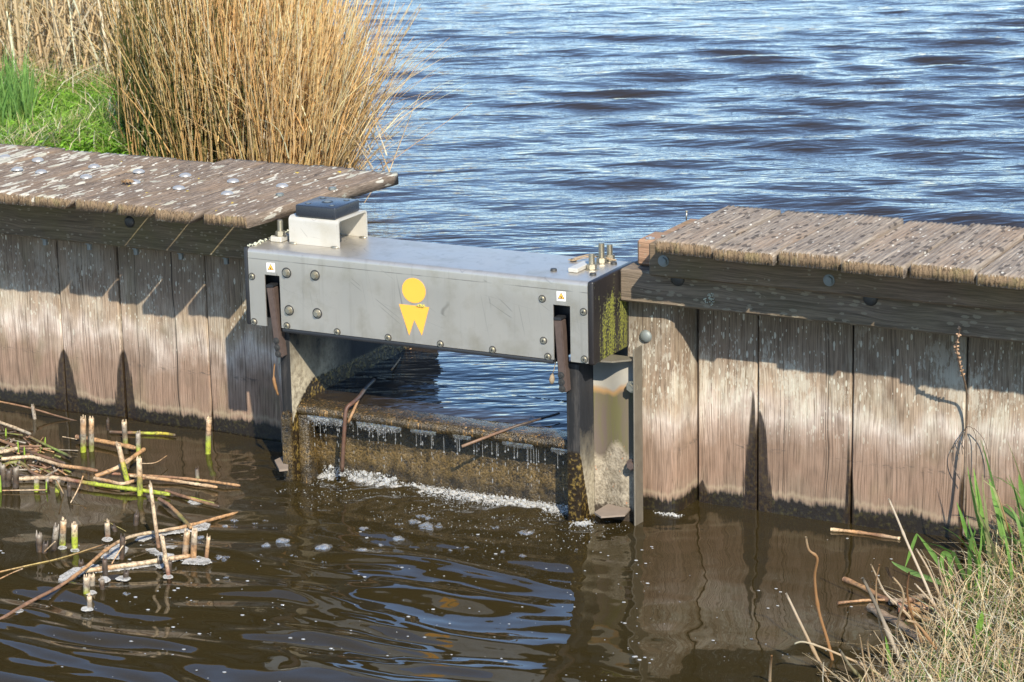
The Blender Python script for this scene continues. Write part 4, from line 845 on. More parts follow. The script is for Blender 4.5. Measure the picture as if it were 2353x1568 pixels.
S = [ # z8 base, top, width(z8 px), colours, label
 ((638, 512), (637, 265), 46, [LIME, GRY, GRY, OGR, PALE], 'stout cut reed stub, left one of the close pair nearest the wall'),
 ((700, 507), (700, 262), 42, [OLV, GRY, GRY, OGR, PALE], 'stout cut reed stub, right one of the close pair nearest the wall'),
 ((960, 455), (950, 290), 42, [OLV, GRY, DRK, GRY, PALE], 'blackened hollow reed stub right of the close pair'),
 ((1060, 520), (1057, 375), 38, [LIME, GRY, GRY, GRY], 'grey reed stub at the right end of the orange floating piece'),
 ((975, 748), (905, 460), 38, [LIME, LIME, OGR, PALE, PALE], 'reed stub leaning left with frayed top'),
 ((1072, 852), (1065, 570), 42, [LIME, OLV, OGR, PALE, PALE], 'reed stub with a pointed tip between the crossing floating stalks'),
 ((478, 1242), (485, 1050), 44, [LIME, GRY, GRY, OGR, PALE], 'grey and orange stub left of the bright green stub'),
 ((573, 1272), (570, 1075), 44, [LIME, LIME, LIME, PALE, PALE], 'bright lime green reed stub with a white foam ring'),
 ((825, 1182), (820, 1065), 38, [BRN, GRY, GRY, PALE], 'short pale stub standing in a foam ring above the curved stalk'),
 ((1215, 1257), (1150, 770), 26, [BRN, PALE, PALE, PALE], 'tallest thin pale reed leaning left in the ditch'),
 ((1292, 1478), (1240, 1165), 28, [RED, PALE, PALE, PALE], 'thin pale stub leaning across the straight foamy stalk'),
 ((1415, 1332), (1432, 1130), 42, [OGR, GRY, OGR, PALE], 'orange stub, left one of the three at the end of the foamy stalk'),
 ((1480, 1342), (1490, 1125), 42, [OGR, OGR, GRY, PALE], 'stout orange stub, middle one of the three at the end of the foamy stalk'),
 ((1083*1.4577, 922*1.4577), (1095*1.4577, 805*1.4577), 28, [BRN, OGR, PALE], 'thin stub, right one of the three at the end of the foamy stalk'),
 ((1093*1.4577, 362*1.4577), (1097*1.4577, 185*1.4577), 42, [LIME, LIME, GRY, OGR, PALE], 'lone tall reed stub with a green foot close to the wall'),
 ((1515, 755), (1507, 650), 30, [OLV, GRY, DRK], 'small dark tipped stub right of the floating stalks'),
 ((455*1.4577, 1107*1.4577), (455*1.4577, 1015*1.4577), 44, [LIME, GRY, GRY, PALE], 'broad grey stub in front of the foam sheet, left of its twin'),
 ((483*1.4577, 1067*1.4577), (484*1.4577, 1005*1.4577), 38, [GRY, GRY, PALE], 'broken grey stub touching the broad one in front of the foam sheet'),
 ((470*1.4577, 1177*1.4577), (470*1.4577, 1115*1.4577), 34, [GRY, GRY, PALE], 'frontmost short pale stub in a foam ring'),
 ((410, 1282), (432, 1095), 40, [DRK, DRK, GRY, GRY], 'rotten grey stub leaning right beside the orange topped one'),
 ((265, 262), (250, 170), 30, [GRY, GRY, GRY], 'lone grey stub leaning left at the back near the wall'),
 ((280, 820), (280, 738), 40, [LIME, LIME, GRY], 'short stub with a lime foot under the long striped stalk'),
 ((440, 825), (445, 735), 38, [LIME, OLV, GRY], 'short olive stub under the long striped stalk'),
]
for bse, tp, wd, cols, lab in S:
    stub(Z8(*bse), Z8(*tp), wd*px2m, cols, lab, G1)
DK = [((305, 1292), (297, 1150), 44), ((340, 1300), (352, 1220), 40), ((1040, 1082), (1046, 1000), 36), ((1224, 1392), (1225, 1330), 36), ((1297, 1443), (1302, 1360), 30), ((962, 1494), (968, 1440), 38), ((787, 1581), (780, 1500), 34),
      ((809, 1472), (802, 1345), 34), ((933, 1340), (940, 1172), 36), ((815, 1300), (818, 1255), 34), ((620, 1400), (622, 1362), 36), ((60, 785), (72, 660), 48), ((120, 795), (122, 640), 46), ((530, 855), (530, 775), 32), ((830, 352), (825, 275), 26), ((30, 790), (20, 620), 40), ((1160, 900), (1140, 850), 48), ((880, 1130), (870, 1090), 36), ((360, 790), (362, 730), 30)]
for i, (bse, tp, wd) in enumerate(DK):
    stub(Z8(*bse), Z8(*tp), wd*px2m, [DRK, DRK, tuple(x*1.6 for x in DRK), GRY if i % 3 == 0 else DRK], 'short blackened rotten reed stub barely above the ditch water', 'rotten reed stubs in the ditch')
for bse, tp in (((140, 532), (137, 432)), ((188, 542), (185, 478)), ((345, 457), (347, 408)), ((355, 822), (355, 742)), ((45, 392), (45, 338)), ((5, 830), (3, 700))):
    B_ = at(*Z8(*bse), 2, 0); T_ = at(*Z8(*tp), 1, B_.y); P = PL(); P.stalk([B_-Vector((0, 0, .03)), B_, (B_+T_)/2, T_], [.003, .003, .0026, .0006], (.36, .52, .06), 6)
    tag(P.build('reed_shoot', M['plant']), 'thin lime green new reed shoot among the floating stalks', 'reed shoot', 'new reed shoots')
def floater(P_, z, wd, cols, label, name='floating_reed', group='reed stalks lying on the ditch water', zs=None, nodes=True, f=Z8, cat='reed stalk'):
    pts = []
    for i, (x, y) in enumerate(P_):
        zz = z if zs is None else zs[i]; pts.append(at(*f(x, y), 2, zz))
    pts = smooth_path(pts, 6); m_ = len(pts); r = wd*px2m*.44; rad = [r*(.97+.06*math.sin(i*1.7)) for i in range(m_)]
    if nodes:
        for k in range(6, m_-2, 9): rad[k] *= 1.22
    rad[-1] *= .6
    return tag(PL().stalk(pts, rad, lerp3(cols, m_), 8).build(name, M['reed']), label, cat, group)
z7 = lambda *a: [(x*1.4577, y*1.4577) for x, y in a]
floater([(-60, 125), (120, 160), (250, 190), (420, 240), (610, 292)], .004, 16, [OGR, BRN, BRN, DRK], 'long thin rusty stalk slanting down at the back of the drift', zs=[.05, .04, .03, .01, -.006])
floater([(-40, 280), (120, 340), (235, 385)], .012, 30, [PALE, PALE, GRY], 'peeling pale stalk end above the green one')
floater([(225, 405), (330, 458), (440, 510), (545, 562)], .006, 24, [BRN, OLV, (.22, .30, .05), DRK], 'stalk with a bright green strip ending in a dark tip')
floater([(10, 577), (130, 565), (240, 560), (360, 592), (480, 627), (620, 645), (750, 668)], .018, 32, [PALE, PALE, PALE, OGR, BRN], 'smooth pale stalk bent once at its middle joint')
floater([(20, 737), (200, 725), (420, 720), (600, 748), (730, 768), (900, 792), (1100, 817), (1300, 848)], .012, 36, [GRY, PALE, PALE, RED, LIME, LIME, LIME, LIME], 'longest thick stalk, striped pale at left and lime green at right')
floater([(1270, 820), (1400, 860), (1500, 890), (1680, 940)], .010, 26, [BRN, BRN, OGR, DRK], 'brown stalk continuing from the end of the lime green one')
floater([(1330, 842), (1500, 880), (1640, 915)], .006, 16, [LIME, LIME, OLV], 'thin lime green sliver beside the brown stalk end')
floater([(585, 405), (740, 432), (900, 462), (1040, 492)], .014, 40, [BRN, OGR, OGR, OGR], 'broad flat orange reed piece behind the close pair of stubs')
floater([(728, 708), (830, 672), (920, 630), (1020, 560), (1110, 497)], .02, 38, [OGR, OGR, PALE, OGR, OGR], 'orange stalk piece slanting up to the right, upper half of the folded reed', zs=[.012, .02, .03, .04, .05])
floater([(725, 722), (830, 745), (930, 765), (1020, 745), (1110, 720)], .012, 30, [PALE, OGR, PALE, OGR, BRN], 'pale lower half of the folded reed')
floater([(860, 687), (1080, 702), (1300, 715), (1568, 742), (1840, 780)], .010, 24, [RED, OGR, BRN, OGR, OGR], 'upper of two long parallel orange stalks pointing right')
floater([(1000, 702), (1280, 735), (1480, 765), (1665, 792)], .008, 28, [PALE, OGR, PALE, OGR], 'lower of two long parallel orange stalks pointing right')
floater([(-60, 410), (100, 470), (200, 512), (340, 560), (500, 612)], .006, 30, [OGR, BRN, DRK, BRN, DRK], 'dark soaked stalk below the green strip')
floater([(-40, 640), (140, 600), (250, 680), (400, 745)], .004, 30, [OLV, OLV, BRN, BRN], 'olive soaked stalk beneath the bent pale one')
floater([(-40, 1448), (240, 1385), (480, 1330), (800, 1228)], .005, 11, [OGR, (.42, .31, .10), (.42, .31, .10), BRN], 'thin yellowish stem, upper of two at the left edge below the stubs', nodes=False)
floater([(-40, 1512), (80, 1455), (175, 1415)], .004, 12, [OGR, OGR, PALE], 'short thin stem, lower of two at the left edge below the stubs', nodes=False)
floater(z7((-40, 1262), (150, 1150), (310, 1065), (450, 965), (560, 870), (680, 805), (850, 772), (990, 745), (1250, 675)), .012, 27, [BRN, BRN, BRN, OGR, OGR, PALE, PALE, OGR, OGR], 'very long stalk curving from the bottom left up to the right', zs=[.0, .01, .014, .03, .045, .035, .015, .01, .0])
floater(z7((445, 982), (560, 968), (650, 955), (750, 942), (850, 925), (1000, 903)), .012, 38, [PALE, OGR, PALE, PALE, PALE, OGR], 'straight thick stalk lying in white foam in front')
floater(z7((835, 605), (880, 632), (925, 672), (965, 715), (1005, 758)), .014, 32, [BRN, BRN, OGR, OLV, OGR], 'short bent stalk striped orange and green, slanting down to the foam')
floater([(840, 368), (1000, 374), (1150, 378), (1250, 380), (1345, 394)], .006, 28, [DRK, BRN, LIME, (.55, .45, .04), DRK], 'yellow green floating piece near the wall with a dark end')
floater([(-40, 530), (60, 512), (135, 494)], .02, 36, [PALE, PALE, PALE], 'short thick pale stalk end at the left edge')
floater([(20, 817), (200, 814), (360, 812)], .006, 11, [OGR, PALE, OGR], 'straight thin straw lying across the dark stubs', nodes=False)
floater([(480, 405), (590, 425)], .02, 8, [PALE, PALE], 'tiny straw left of the broad orange piece', nodes=False)
for P_, lab in (([(430, 738), (460, 790), (487, 842)], 'thin leaning straw under the striped stalk, slanting right'), ([(636, 706), (600, 800), (540, 912)], 'thin leaning straw under the striped stalk, slanting left'),
                ([(855, 1380), (905, 1295), (965, 1205)], 'thin orange straw leaning on the rotten stub above the foamy stalk'), ([(325, 1300), (425, 1205)], 'short orange straw leaning on the rotten stubs at the left')):
    zs_ = list(np.linspace(.05, .0, len(P_))) if P_[0][1] < P_[-1][1] else list(np.linspace(.0, .05, len(P_)))
    floater(P_, 0, 11, [OGR, PALE], lab, zs=zs_, nodes=False)
floater([(800, 1045), (880, 1085), (965, 1130)], .003, 7, [(.3, .24, .06), (.36, .3, .09)], 'hair thin stem floating left of the tallest reed', nodes=False)
floater([(1080, 610), (1190, 603), (1280, 548)], .02, 8, [PALE, OGR], 'thin bent straw right of the folded reed', nodes=False)
# drifting scraps packed between the stalks at the left
b = PL()
for k in range(150):
    x, y = random.uniform(-60, 520), random.uniform(330, 720); 
    if y < 330+(x-0)*.35: continue
    q = at(*Z8(x, y), 2, random.uniform(.0, .006)); a = random.gauss(-.5, .5); d = Vector((math.cos(a), math.sin(a), random.uniform(-.05, .1)))*random.uniform(.01, .05)
    b.stalk([q-d, q, q+d], random.uniform(.001, .004), random.choice([DRK, BRN, OGR, OLV, GRY, DRK]), 5)
tag(b.build('reed_debris', M['reed']), kind='stuff')
# things at the weir
st_ = [at(860, 873, 2, .262), at(838, 895, 2, .258), at(826, 912, 2, .252), at(812, 925, 1, .075), at(797, 938, 1, .048), at(793, 965, 1, .040), at(790, 1010, 1, .040), at(786, 1084, 1, .042)]
P = PL(); P.stalk(smooth_path(st_, 4), .0062, lerp3([DRK, DRK, (.09, .045, .025), (.12, .05, .028), (.11, .05, .03), (.11, .045, .025), (.08, .04, .022)], 29), 8); P.stalk(smooth_path([at(828, 908, 2, .25), at(812, 945, 1, .046), at(800, 972, 1, .04)], 4), .0042, OGR, 6)
tag(P.build('draped_stalk', M['reed']), 'wet reddish brown stalk folded over the weir crest', 'stalk')
P = PL(); P.stalk([at(1062, 1026, 1, .02), at(1130, 1000, 1, .045), at(1190, 978, 2, .252), at(1285, 950, 2, .256)], [.0042, .0042, .004, .0036], lerp3([(.2, .12, .07), BRN, DRK, (.02, .02, .03)], 4), 8)
tag(P.build('stick', M['reed']), 'dark straight stick poking out over the right half of the weir crest', 'stick')
P = PL(); P.stalk(smooth_path([at(945, 802, 1, .72), at(925, 818, 1, .66), at(900, 850, 2, .25)], 4), .003, OGR, 6); tag(P.build('stick', M['reed']), 'short orange straw in the water behind the box, by the left side panel', 'stick')
P = PL(); P.stalk([at(980, 806, 1, .85), at(935, 852, 1, .62), at(866, 892, 1, .40)], [.006, .007, .005], lerp3([BRN, (.05, .05, .06), (.05, .05, .06)], 3), 8); tag(P.build('stick', M['reed']), 'dark half sunk stalk lying in the upper water inside the weir opening', 'stick')
P = PL(); a_, b2_, c2_ = at(1277, 832, 1, .012), at(1273, 850, 1, .010), at(1270, 858, 1, .010); P.stalk([a_, b2_, c2_], .0012, PALE, 5)
P.stalk([c2_, at(1269, 864, 1, .01), at(1268, 873, 1, .01), at(1268, 880, 1, .01), at(1268, 883, 1, .01)], [.0012, .006, .0085, .006, .001], (.5, .40, .27), 8)
tag(P.build('seed_head', M['straw']), 'dry seed head dangling on a thread under the box beside the right lever', 'seed head')
P = PL(); P.stalk(smooth_path([at(631, 836, 1, .026), at(629, 865, 1, .02), at(632, 885, 1, .02), at(639, 908, 1, .026)], 4), [.002]*5+[.005]*5+[.003]*3, OGR, 6); tag(P.build('dry_leaf', M['straw']), 'curled dry leaf stuck below the left lever', 'leaf')
P = PL()
for k in range(7):
    q0 = at(*Z6(450+random.uniform(-10, 40), 300+random.uniform(-10, 15)), 2, ZT+.004); q1 = at(*Z6(700+random.uniform(-60, 60), 262+random.uniform(-20, 20)), 2, ZT+.014); q2 = at(*Z6(900+random.uniform(-30, 40), 300+random.uniform(-15, 10)), 2, ZT+.008)
    P.stalk(smooth_path([q0, q1, q2], 4), .0011, PALE, 4)
tag(P.build('straw_wisp', M['straw']), 'wisp of dry grass caught between the lid bolts of the box', 'straw')
P = PL(); q = at((0+975/1.961)/1.7, (500+412/1.961)/1.7, 2, .807)
for k in range(26):
    a = random.uniform(0, 6.28); d = Vector((math.cos(a)*.022, math.sin(a)*.016, random.uniform(-.002, .005))); P.stalk([q-d+Vector((random.uniform(-.006, .006), 0, 0)), q+Vector((0, 0, random.uniform(.0, .008))), q+d], .0009, random.choice([OGR, PALE]), 4)
tag(P.build('straw_wisp', M['straw']), 'tuft of dry fibres clinging to a domed bolt on the left cap', 'straw')
# dried flower stem against the right planks
def Z4(x, y): return ((3500+x/1.844)/1.7, (1250+y/1.844)/1.7)
fp = [((462, 60), .135), ((440, 160), .15), ((434, 215), .17), ((449, 270), .19), ((462, 340), .215), ((482, 400), .24), ((500, 470), .27), ((512, 560), .30), ((509, 760), .325), ((500, 900), .30), ((496, 1200), .28), ((488, 1400), .26), ((486, 1560), .24)]
pts = smooth_path([at(*Z4(*p), 1, y) for p, y in fp], 4); P = PL(); P.stalk(pts, [.0022+.0014*i/len(pts) for i in range(len(pts))], lerp3([(.40, .24, .15), (.20, .14, .09), (.12, .09, .06)], len(pts)), 6)
FS = P.build('dry_flower_stem', M['reed']); tag(FS, 'dried flower stem with a beaded seed spike in front of the right planks', 'dry plant')
b = PL()
for i in range(0, 22, 2):
    for k in range(5):
        d = Vector((random.gauss(0, 1), random.gauss(0, 1), random.gauss(0, .7))).normalized(); b.stalk([pts[i], pts[i]+d*.005, pts[i]+d*.008], [.002, .0026, .0008], (.52, .33, .20), 5)
b.build('seed_spike', M['reed'], FS)
b = PL(); k0 = at(*Z4(508, 768), 1, .32)
for P_ in ([(508, 768), (440, 880), (405, 960), (415, 1060), (480, 1180)], [(510, 768), (550, 780), (578, 860), (580, 1000), (575, 1120)], [(500, 790), (450, 860), (445, 980)], [(560, 780), (630, 860), (672, 1000), (676, 1100)], [(500, 800), (475, 900), (480, 970)], [(490, 800), (460, 850), (488, 930)]):
    b.stalk(smooth_path([at(*Z4(*p), 1, .318) for p in P_], 4), .0011, (.13, .10, .075), 5)
b.build('withered_leaves', M['reed'], FS)
# floating lath along the wall and other wood near the right bank
def bar(P_, z, r, cols, label, name, cat='stick', f=ZR, zs=None, flat=1):
    pts = smooth_path([at(*f(x, y), 2, z if zs is None else zs[i]) for i, (x, y) in enumerate(P_)], 5); m_ = len(pts)
    o = PL().stalk(pts, [r*(.9+.15*math.sin(i*1.3)) for i in range(m_)], lerp3(cols, m_), 9).build(name, M['reed']); return tag(o, label, cat)
bar([(625, 487), (780, 502), (950, 525), (1115, 552)], .004, .0055, [PALE, OGR, BRN, PALE], 'pale wooden lath floating along the right wall', 'floating_lath')
bar([(905, 1035), (960, 1075), (1080, 1135), (1200, 1225), (1350, 1340)], .010, .012, [(.3, .24, .17), (.28, .2, .13), (.25, .18, .11), (.2, .13, .08)], 'thick brown log lying in the water at the right bank', 'floating_log', 'log')
bar([(720, 838), (860, 900), (1000, 975), (1120, 1010)], .004, .008, [BRN, OGR, BRN, DRK], 'thin brown stick above the log by the right bank', 'floating_stick')
bar([(675, 1008), (820, 992), (1000, 985), (1230, 1000)], .004, .004, [BRN, OGR, BRN], 'thin straw crossing the stick above the log', 'floating_stick')
bar([(1040, 1000), (1180, 985), (1290, 955)], .010, .009, [GRY, BRN, GRY], 'grey twig touching the grass right of the log', 'floating_stick')
bar([(1100, 1040), (1230, 1040), (1350, 1050)], .010, .015, [RED, OGR, BRN], 'rusty flat piece half hidden in the grass by the log', 'floating_stick')
bar([(1180, 1080), (1270, 1110), (1370, 1150)], .010, .009, [(.34, .25, .10), OGR], 'ochre stick lying between log and grass', 'floating_stick')
sb = [at(*ZR(x, y), 2, -.03) for x, y in ((468, 1238), (700, 1160), (960, 1090), (1010, 1180), (800, 1290), (560, 1300))]
tag(MB().prism([tuple(p) for p in sb], (0, 0, .012)).build('sunken_board', simple('sunken_wood', (.30, .17, .10), .8, 0, .3, 30)), 'reddish brown board sunk just under the water by the right bank', 'board')
# tall dry stalks in the foreground
def tall(P_, yb, r, cols, label, f=ZR):
    pts = smooth_path([at(*f(x, y), 1, yb-.10*(1-i/(len(P_)-1))) for i, (x, y) in enumerate(P_)], 5)
    m_ = len(pts); rad = [r*(.55+.45*i/m_) for i in range(m_)]
    for k in range(8, m_-1, 11): rad[k] *= 1.4
    return tag(PL().stalk(pts, rad, lerp3(cols, m_), 7).build('dry_stalk', M['straw']), label, 'dry stalk', 'tall dry stalks on the right bank')
WH = (.74, .64, .50)
tall([(1035, 270), (1100, 420), (1170, 590), (1290, 860), (1420, 1180), (1500, 1500), (1530, 1640)], -.35, .0042, [WH, WH, WH, PALE], 'longest pale dry stalk leaning left across the right planks')
tall([(450, 540), (470, 630), (530, 690), (512, 830), (540, 1060), (610, 1300), (690, 1640)], -.62, .0042, [PALE, OGR, OGR, OGR], 'crooked orange stalk with a kinked tip over the dark water')
tall([(310, 940), (430, 1190), (550, 1430), (680, 1640)], -.68, .0046, [WH, PALE, PALE], 'straight pale stalk, leftmost of the slanting ones at the bottom')
tall([(850, 830), (950, 1030), (1090, 1350), (1230, 1640)], -.60, .0062, [GRY, GRY, WH, GRY], 'thick grey stalk leaning left beside the log')
tall([(370, 1295), (430, 1282), (560, 1320), (750, 1400), (900, 1470), (1120, 1620)], -.72, .0034, [(.55, .53, .4), PALE, PALE], 'nearly flat lying pale stalk with a drooping tip at the bottom')
tall([(690, 1340), (760, 1450), (830, 1530), (900, 1640)], -.75, .0048, [GRY, (.4, .36, .2), OLV], 'short grey green stalk at the bottom left of the bank')
tall([(910, 735), (960, 840), (1010, 935), (1120, 1040), (1230, 1150)], -.45, .0032, [PALE, WH, PALE], 'thin pale stalk bending right above the log')
tall([(970, 735), (945, 880), (960, 1100), (1000, 1300), (985, 1500)], -.6, .0028, [OGR, PALE, PALE], 'thin upright stalk crossing the thick grey one')
tall([(1065, 825), (1125, 900), (1140, 1000), (1105, 1120), (1090, 1220), (1120, 1400)], -.5, .0036, [PALE, PALE, GRY], 'sickle curved pale stalk over the log')
tall([(1180, 790), (1165, 930), (1200, 1100), (1260, 1260), (1320, 1450)], -.45, .0042, [BRN, OGR, PALE], 'brown tipped wavy stalk right of the sickle curved one')
tall([(1230, 625), (1330, 800), (1450, 1100), (1520, 1300)], -.32, .0036, [WH, PALE, PALE], 'slim pale stalk behind the bent green leaf')
tall([(1385, 685), (1400, 800), (1470, 1000), (1500, 1200)], -.3, .0030, [WH, PALE, PALE], 'slim pale stalk next to the curled green leaf')
tall([(208, 1380), (198, 1470), (190, 1640)], -.8, .0040, [OGR, PALE, PALE], 'lone short stalk at the bottom edge, left of all others')
tall([(830, 1235), (845, 1330), (870, 1500), (880, 1640)], -.72, .0028, [PALE, PALE], 'short thin stalk, left one of two under the log')
tall([(907, 1230), (885, 1290), (910, 1450), (950, 1640)], -.72, .0026, [PALE, PALE], 'short thin stalk, right one of two under the log')
tall([(1495, 740), (1540, 900), (1620, 1150)], -.2, .003, [WH, PALE], 'slim pale stalk in front of the green reed grass')
tall([(1220, 870), (1330, 990), (1440, 1130), (1560, 1330)], -.4, .0036, [WH, PALE, PALE], 'pale stalk running down right from above the twig')
tall([(1160, 1130), (1240, 1160), (1350, 1300), (1480, 1480), (1560, 1640)], -.6, .0048, [PALE, OGR, PALE], 'orange pale stalk below the log running to the bottom edge')
tall([(1800, 205), (1850, 380), (1900, 560), (1930, 800)], .05, .003, [PALE, OGR, PALE], 'dry stalk standing among the green reed grass')
# individual broad leaves
def leaf(P_, yb, w, col, label, tipw=.25):
    pts = smooth_path([at(*ZR(x, y), 1, yb) for x, y in P_], 6); m_ = len(pts); V, F, C = [], [], []
    for i, p in enumerate(pts):
        t = (pts[min(i+1, m_-1)]-pts[max(i-1, 0)]).normalized(); side = t.cross(Vector((-.2, 1, .15))).normalized(); u = i/(m_-1); ww = .78*w*min(1, (1-u)*2.2+.02)*min(1, .45+u*3)
        fold = Vector((0, 1, 0))*ww*.25; V += [p-side*ww, p+fold, p+side*ww]; C += [tuple(c*(.8+.3*u) for c in col)]*3
    for i in range(m_-1): F += [(i*3, i*3+1, i*3+4, i*3+3), (i*3+1, i*3+2, i*3+5, i*3+4)]
    return tag(npmesh('grass_leaf', V, F, M['plant'], None, np.array(C), True), label, 'leaf')
G_ = (.17, .33, .06)
leaf([(1470, 880), (1400, 740), (1310, 610), (1235, 515)], -.1, .0085, G_, 'broad green leaf bent sharply at its top, upper half')
leaf([(1235, 517), (1190, 640), (1150, 760)], -.1, .0055, (.18, .36, .06), 'hanging half of the sharply bent green leaf')
leaf([(1480, 890), (1340, 840), (1200, 790), (1095, 740), (1055, 712)], -.2, .009, (.19, .34, .09), 'green leaf stretched out flat to the left over the water')
leaf([(1470, 850), (1475, 760), (1465, 680), (1430, 655), (1412, 700), (1420, 760), (1432, 800)], -.1, .009, G_, 'curled green leaf hooked over at its top')
leaf([(1725, 660), (1690, 480), (1640, 270), (1590, 40)], .12, .0085, G_, 'tall pointed green leaf rising highest at the plank joint')
leaf([(1730, 600), (1700, 420), (1660, 210), (1635, 50)], .1, .008, (.22, .42, .07), 'tall narrow green leaf just right of the highest one')
leaf([(1850, 600), (1820, 400), (1780, 240), (1742, 125)], .08, .011, (.21, .40, .08), 'broadest upright green leaf against the planks')
leaf([(1990, 470), (1900, 380), (1840, 335), (1770, 318)], .05, .0085, (.11, .24, .06), 'dark green leaf arching left near the right edge')
leaf([(1650, 660), (1590, 520), (1550, 390), (1515, 290)], .05, .0065, (.16, .34, .05), 'slender green leaf leaning left below the plank joint')
leaf([(2000, 330), (1975, 200), (1955, 95)], .1, .009, G_, 'green leaf tip at the right picture edge')
leaf([(1590, 1450), (1640, 1300), (1690, 1120), (1695, 1060)], -.55, .010, (.20, .38, .05), 'broad bright leaf standing in the straw at the bottom right')
leaf([(1060, 1560), (1040, 1400), (1010, 1240)], -.7, .0065, (.20, .38, .06), 'narrow green leaf standing at the bottom by the thick grey stalk')
# ------------------------------------------------------------------ foam, bubbles, drips
_ICO = {}
def ico(sub):
    if sub not in _ICO:
        b = bmesh.new(); bmesh.ops.create_icosphere(b, subdivisions=sub, radius=1); b.verts.ensure_lookup_table()
        _ICO[sub] = (np.array([v.co[:] for v in b.verts]), np.array([[v.index for v in f.verts] for f in b.faces])); b.free()
    return _ICO[sub]
class BB:
    def __init__(s): s.p = {1: [], 2: []}
    def ball(s, c, r, sub=1, sq=(1, 1, 1)): s.p[sub].append((c[0], c[1], c[2], r*sq[0], r*sq[1], r*sq[2]))
    def build(s, name, mat, smooth=True):
        VV, FF, n = [], [], 0
        for k, L_ in s.p.items():
            if not L_: continue
            v, f = ico(k); a = np.array(L_); V = (a[:, None, :3]+v[None]*a[:, None, 3:]).reshape(-1, 3); F = (f[None]+(np.arange(len(a))*len(v))[:, None, None]).reshape(-1, 3)+n
            VV.append(V); FF.append(F); n += len(V)
        return npmesh(name, np.concatenate(VV), np.concatenate(FF), mat, smooth=True)
def cluster(b, c, rx, ry, n_, rmin, rmax, zf=.0):
    for k in range(n_):
        a = random.uniform(0, 6.28); u = math.sqrt(random.random()); r_ = random.uniform(rmin, rmax)*(1.15-.5*u)
        b.ball((c.x+math.cos(a)*rx*u, c.y+math.sin(a)*ry*u, zf+r_*.15), r_, 2 if r_ > .004 else 1, (1, 1, .8))
RAFT = [(648, 1238, 22, 14), (610, 1249, 13, 12), (745, 1251, 26, 20), (512, 1276, 25, 18), (832, 1212, 20, 10), (830, 1262, 22, 10), (917, 1234, 18, 12), (660, 1250, 15, 6), (720, 1180, 12, 8), (915, 1203, 12, 5), (876, 1250, 10, 7),
        (990, 1205, 40, 13), (1207, 1220, 24, 12), (1070, 1255, 10, 7), (1155, 1266, 7, 7), (1202, 1275, 11, 9), (1323, 1262, 9, 7), (1035, 1262, 7, 6), (600, 1275, 13, 6), (590, 1287, 12, 6), (676, 1275, 12, 6), (518, 1208, 14, 8), (538, 1194, 11, 7), (585, 1200, 9, 6), (610, 1195, 9, 5), (628, 1213, 8, 5), (460, 1232, 16, 8), (400, 1265, 12, 7), (290, 1362, 12, 8), (285, 1329, 17, 6), (770, 1207, 10, 5), (1140, 1210, 14, 7), (950, 1196, 22, 9), (975, 1185, 30, 9), (745, 1290, 10, 5), (520, 1325, 9, 5), (203, 1400, 14, 6), (40, 1404, 14, 6)]
for i, (x, y, hw_, hh_) in enumerate(RAFT):
    c = at(x, y+hh_*.5, 2, 0); e = at(x+hw_, y+hh_*.5, 2, 0); rx = (e-c).length; ry = rx*.85; b = BB(); rm = max(.0035, min(.013, hh_/720*.62))
    cluster(b, c, rx*.7, ry*.7, 3 if hw_ < 11 else 9 if hw_ < 18 else 20, rm*.45, rm); cluster(b, c, rx, ry, 6 if hw_ < 14 else 12, .0010, .0022)
    tag(b.build('bubble_raft', M['bubble'], smooth=True), 'raft of clear bubbles drifting on the ditch water below the weir', 'bubbles', 'bubble rafts on the ditch')
# white foam line at the foot of the flap
b = BB()
for k in range(6500):
    u = random.random(); x = .155+u*.86; dens = 1 if u < .30 else .5 if u < .52 else .75
    if random.random() > dens: continue
    back = abs(random.gauss(0, .018 if u < .3 else .026)); y = .128-back; hgt = max(0, (.030 if u < .3 else .016)*math.exp(-(back/.02)**2))
    r_ = random.choice([.0007, .0009, .0011, .0014, .0018]) if random.random() > .02 else random.uniform(.003, .007)
    b.ball((x, y, random.uniform(0, hgt)+.001), r_, 1)
for k in range(300): b.ball((1.06+random.gauss(0, .014), .03+random.gauss(0, .012), random.uniform(0, .008)), random.uniform(.0008, .0024), 1)
for k in range(120): b.ball((1.25+random.gauss(0, .02), .205+random.gauss(0, .006), random.uniform(0, .003)), random.uniform(.001, .0025), 1)
def strip(x0, x1, wf):
    n_ = 60; xs_ = np.linspace(x0, x1, n_); V = []; F = []
    for i, x in enumerate(xs_):
        w_ = wf*(.55+.45*math.sin(i*.7)+random.uniform(-.25, .35)); V += [(x, .136, .006), (x, .128-w_*.5, .0055), (x, .128-max(w_, .006), .002)]
    for i in range(n_-1): F += [(i*3, i*3+3, i*3+4, i*3+1), (i*3+1, i*3+4, i*3+5, i*3+2)]
    return V, F
VV, FF = [], []
for a_ in ((.15, .42, .05), (.40, .70, .030), (.66, 1.014, .046)):
    v_, f_ = strip(*a_); FF += [tuple(k+len(VV) for k in f) for f in f_]; VV += v_
tag(npmesh('weir_froth', VV, FF, M['foamsheet'], smooth=True), kind='stuff')
tag(b.build('weir_foam', M['foam'], smooth=True), kind='stuff')
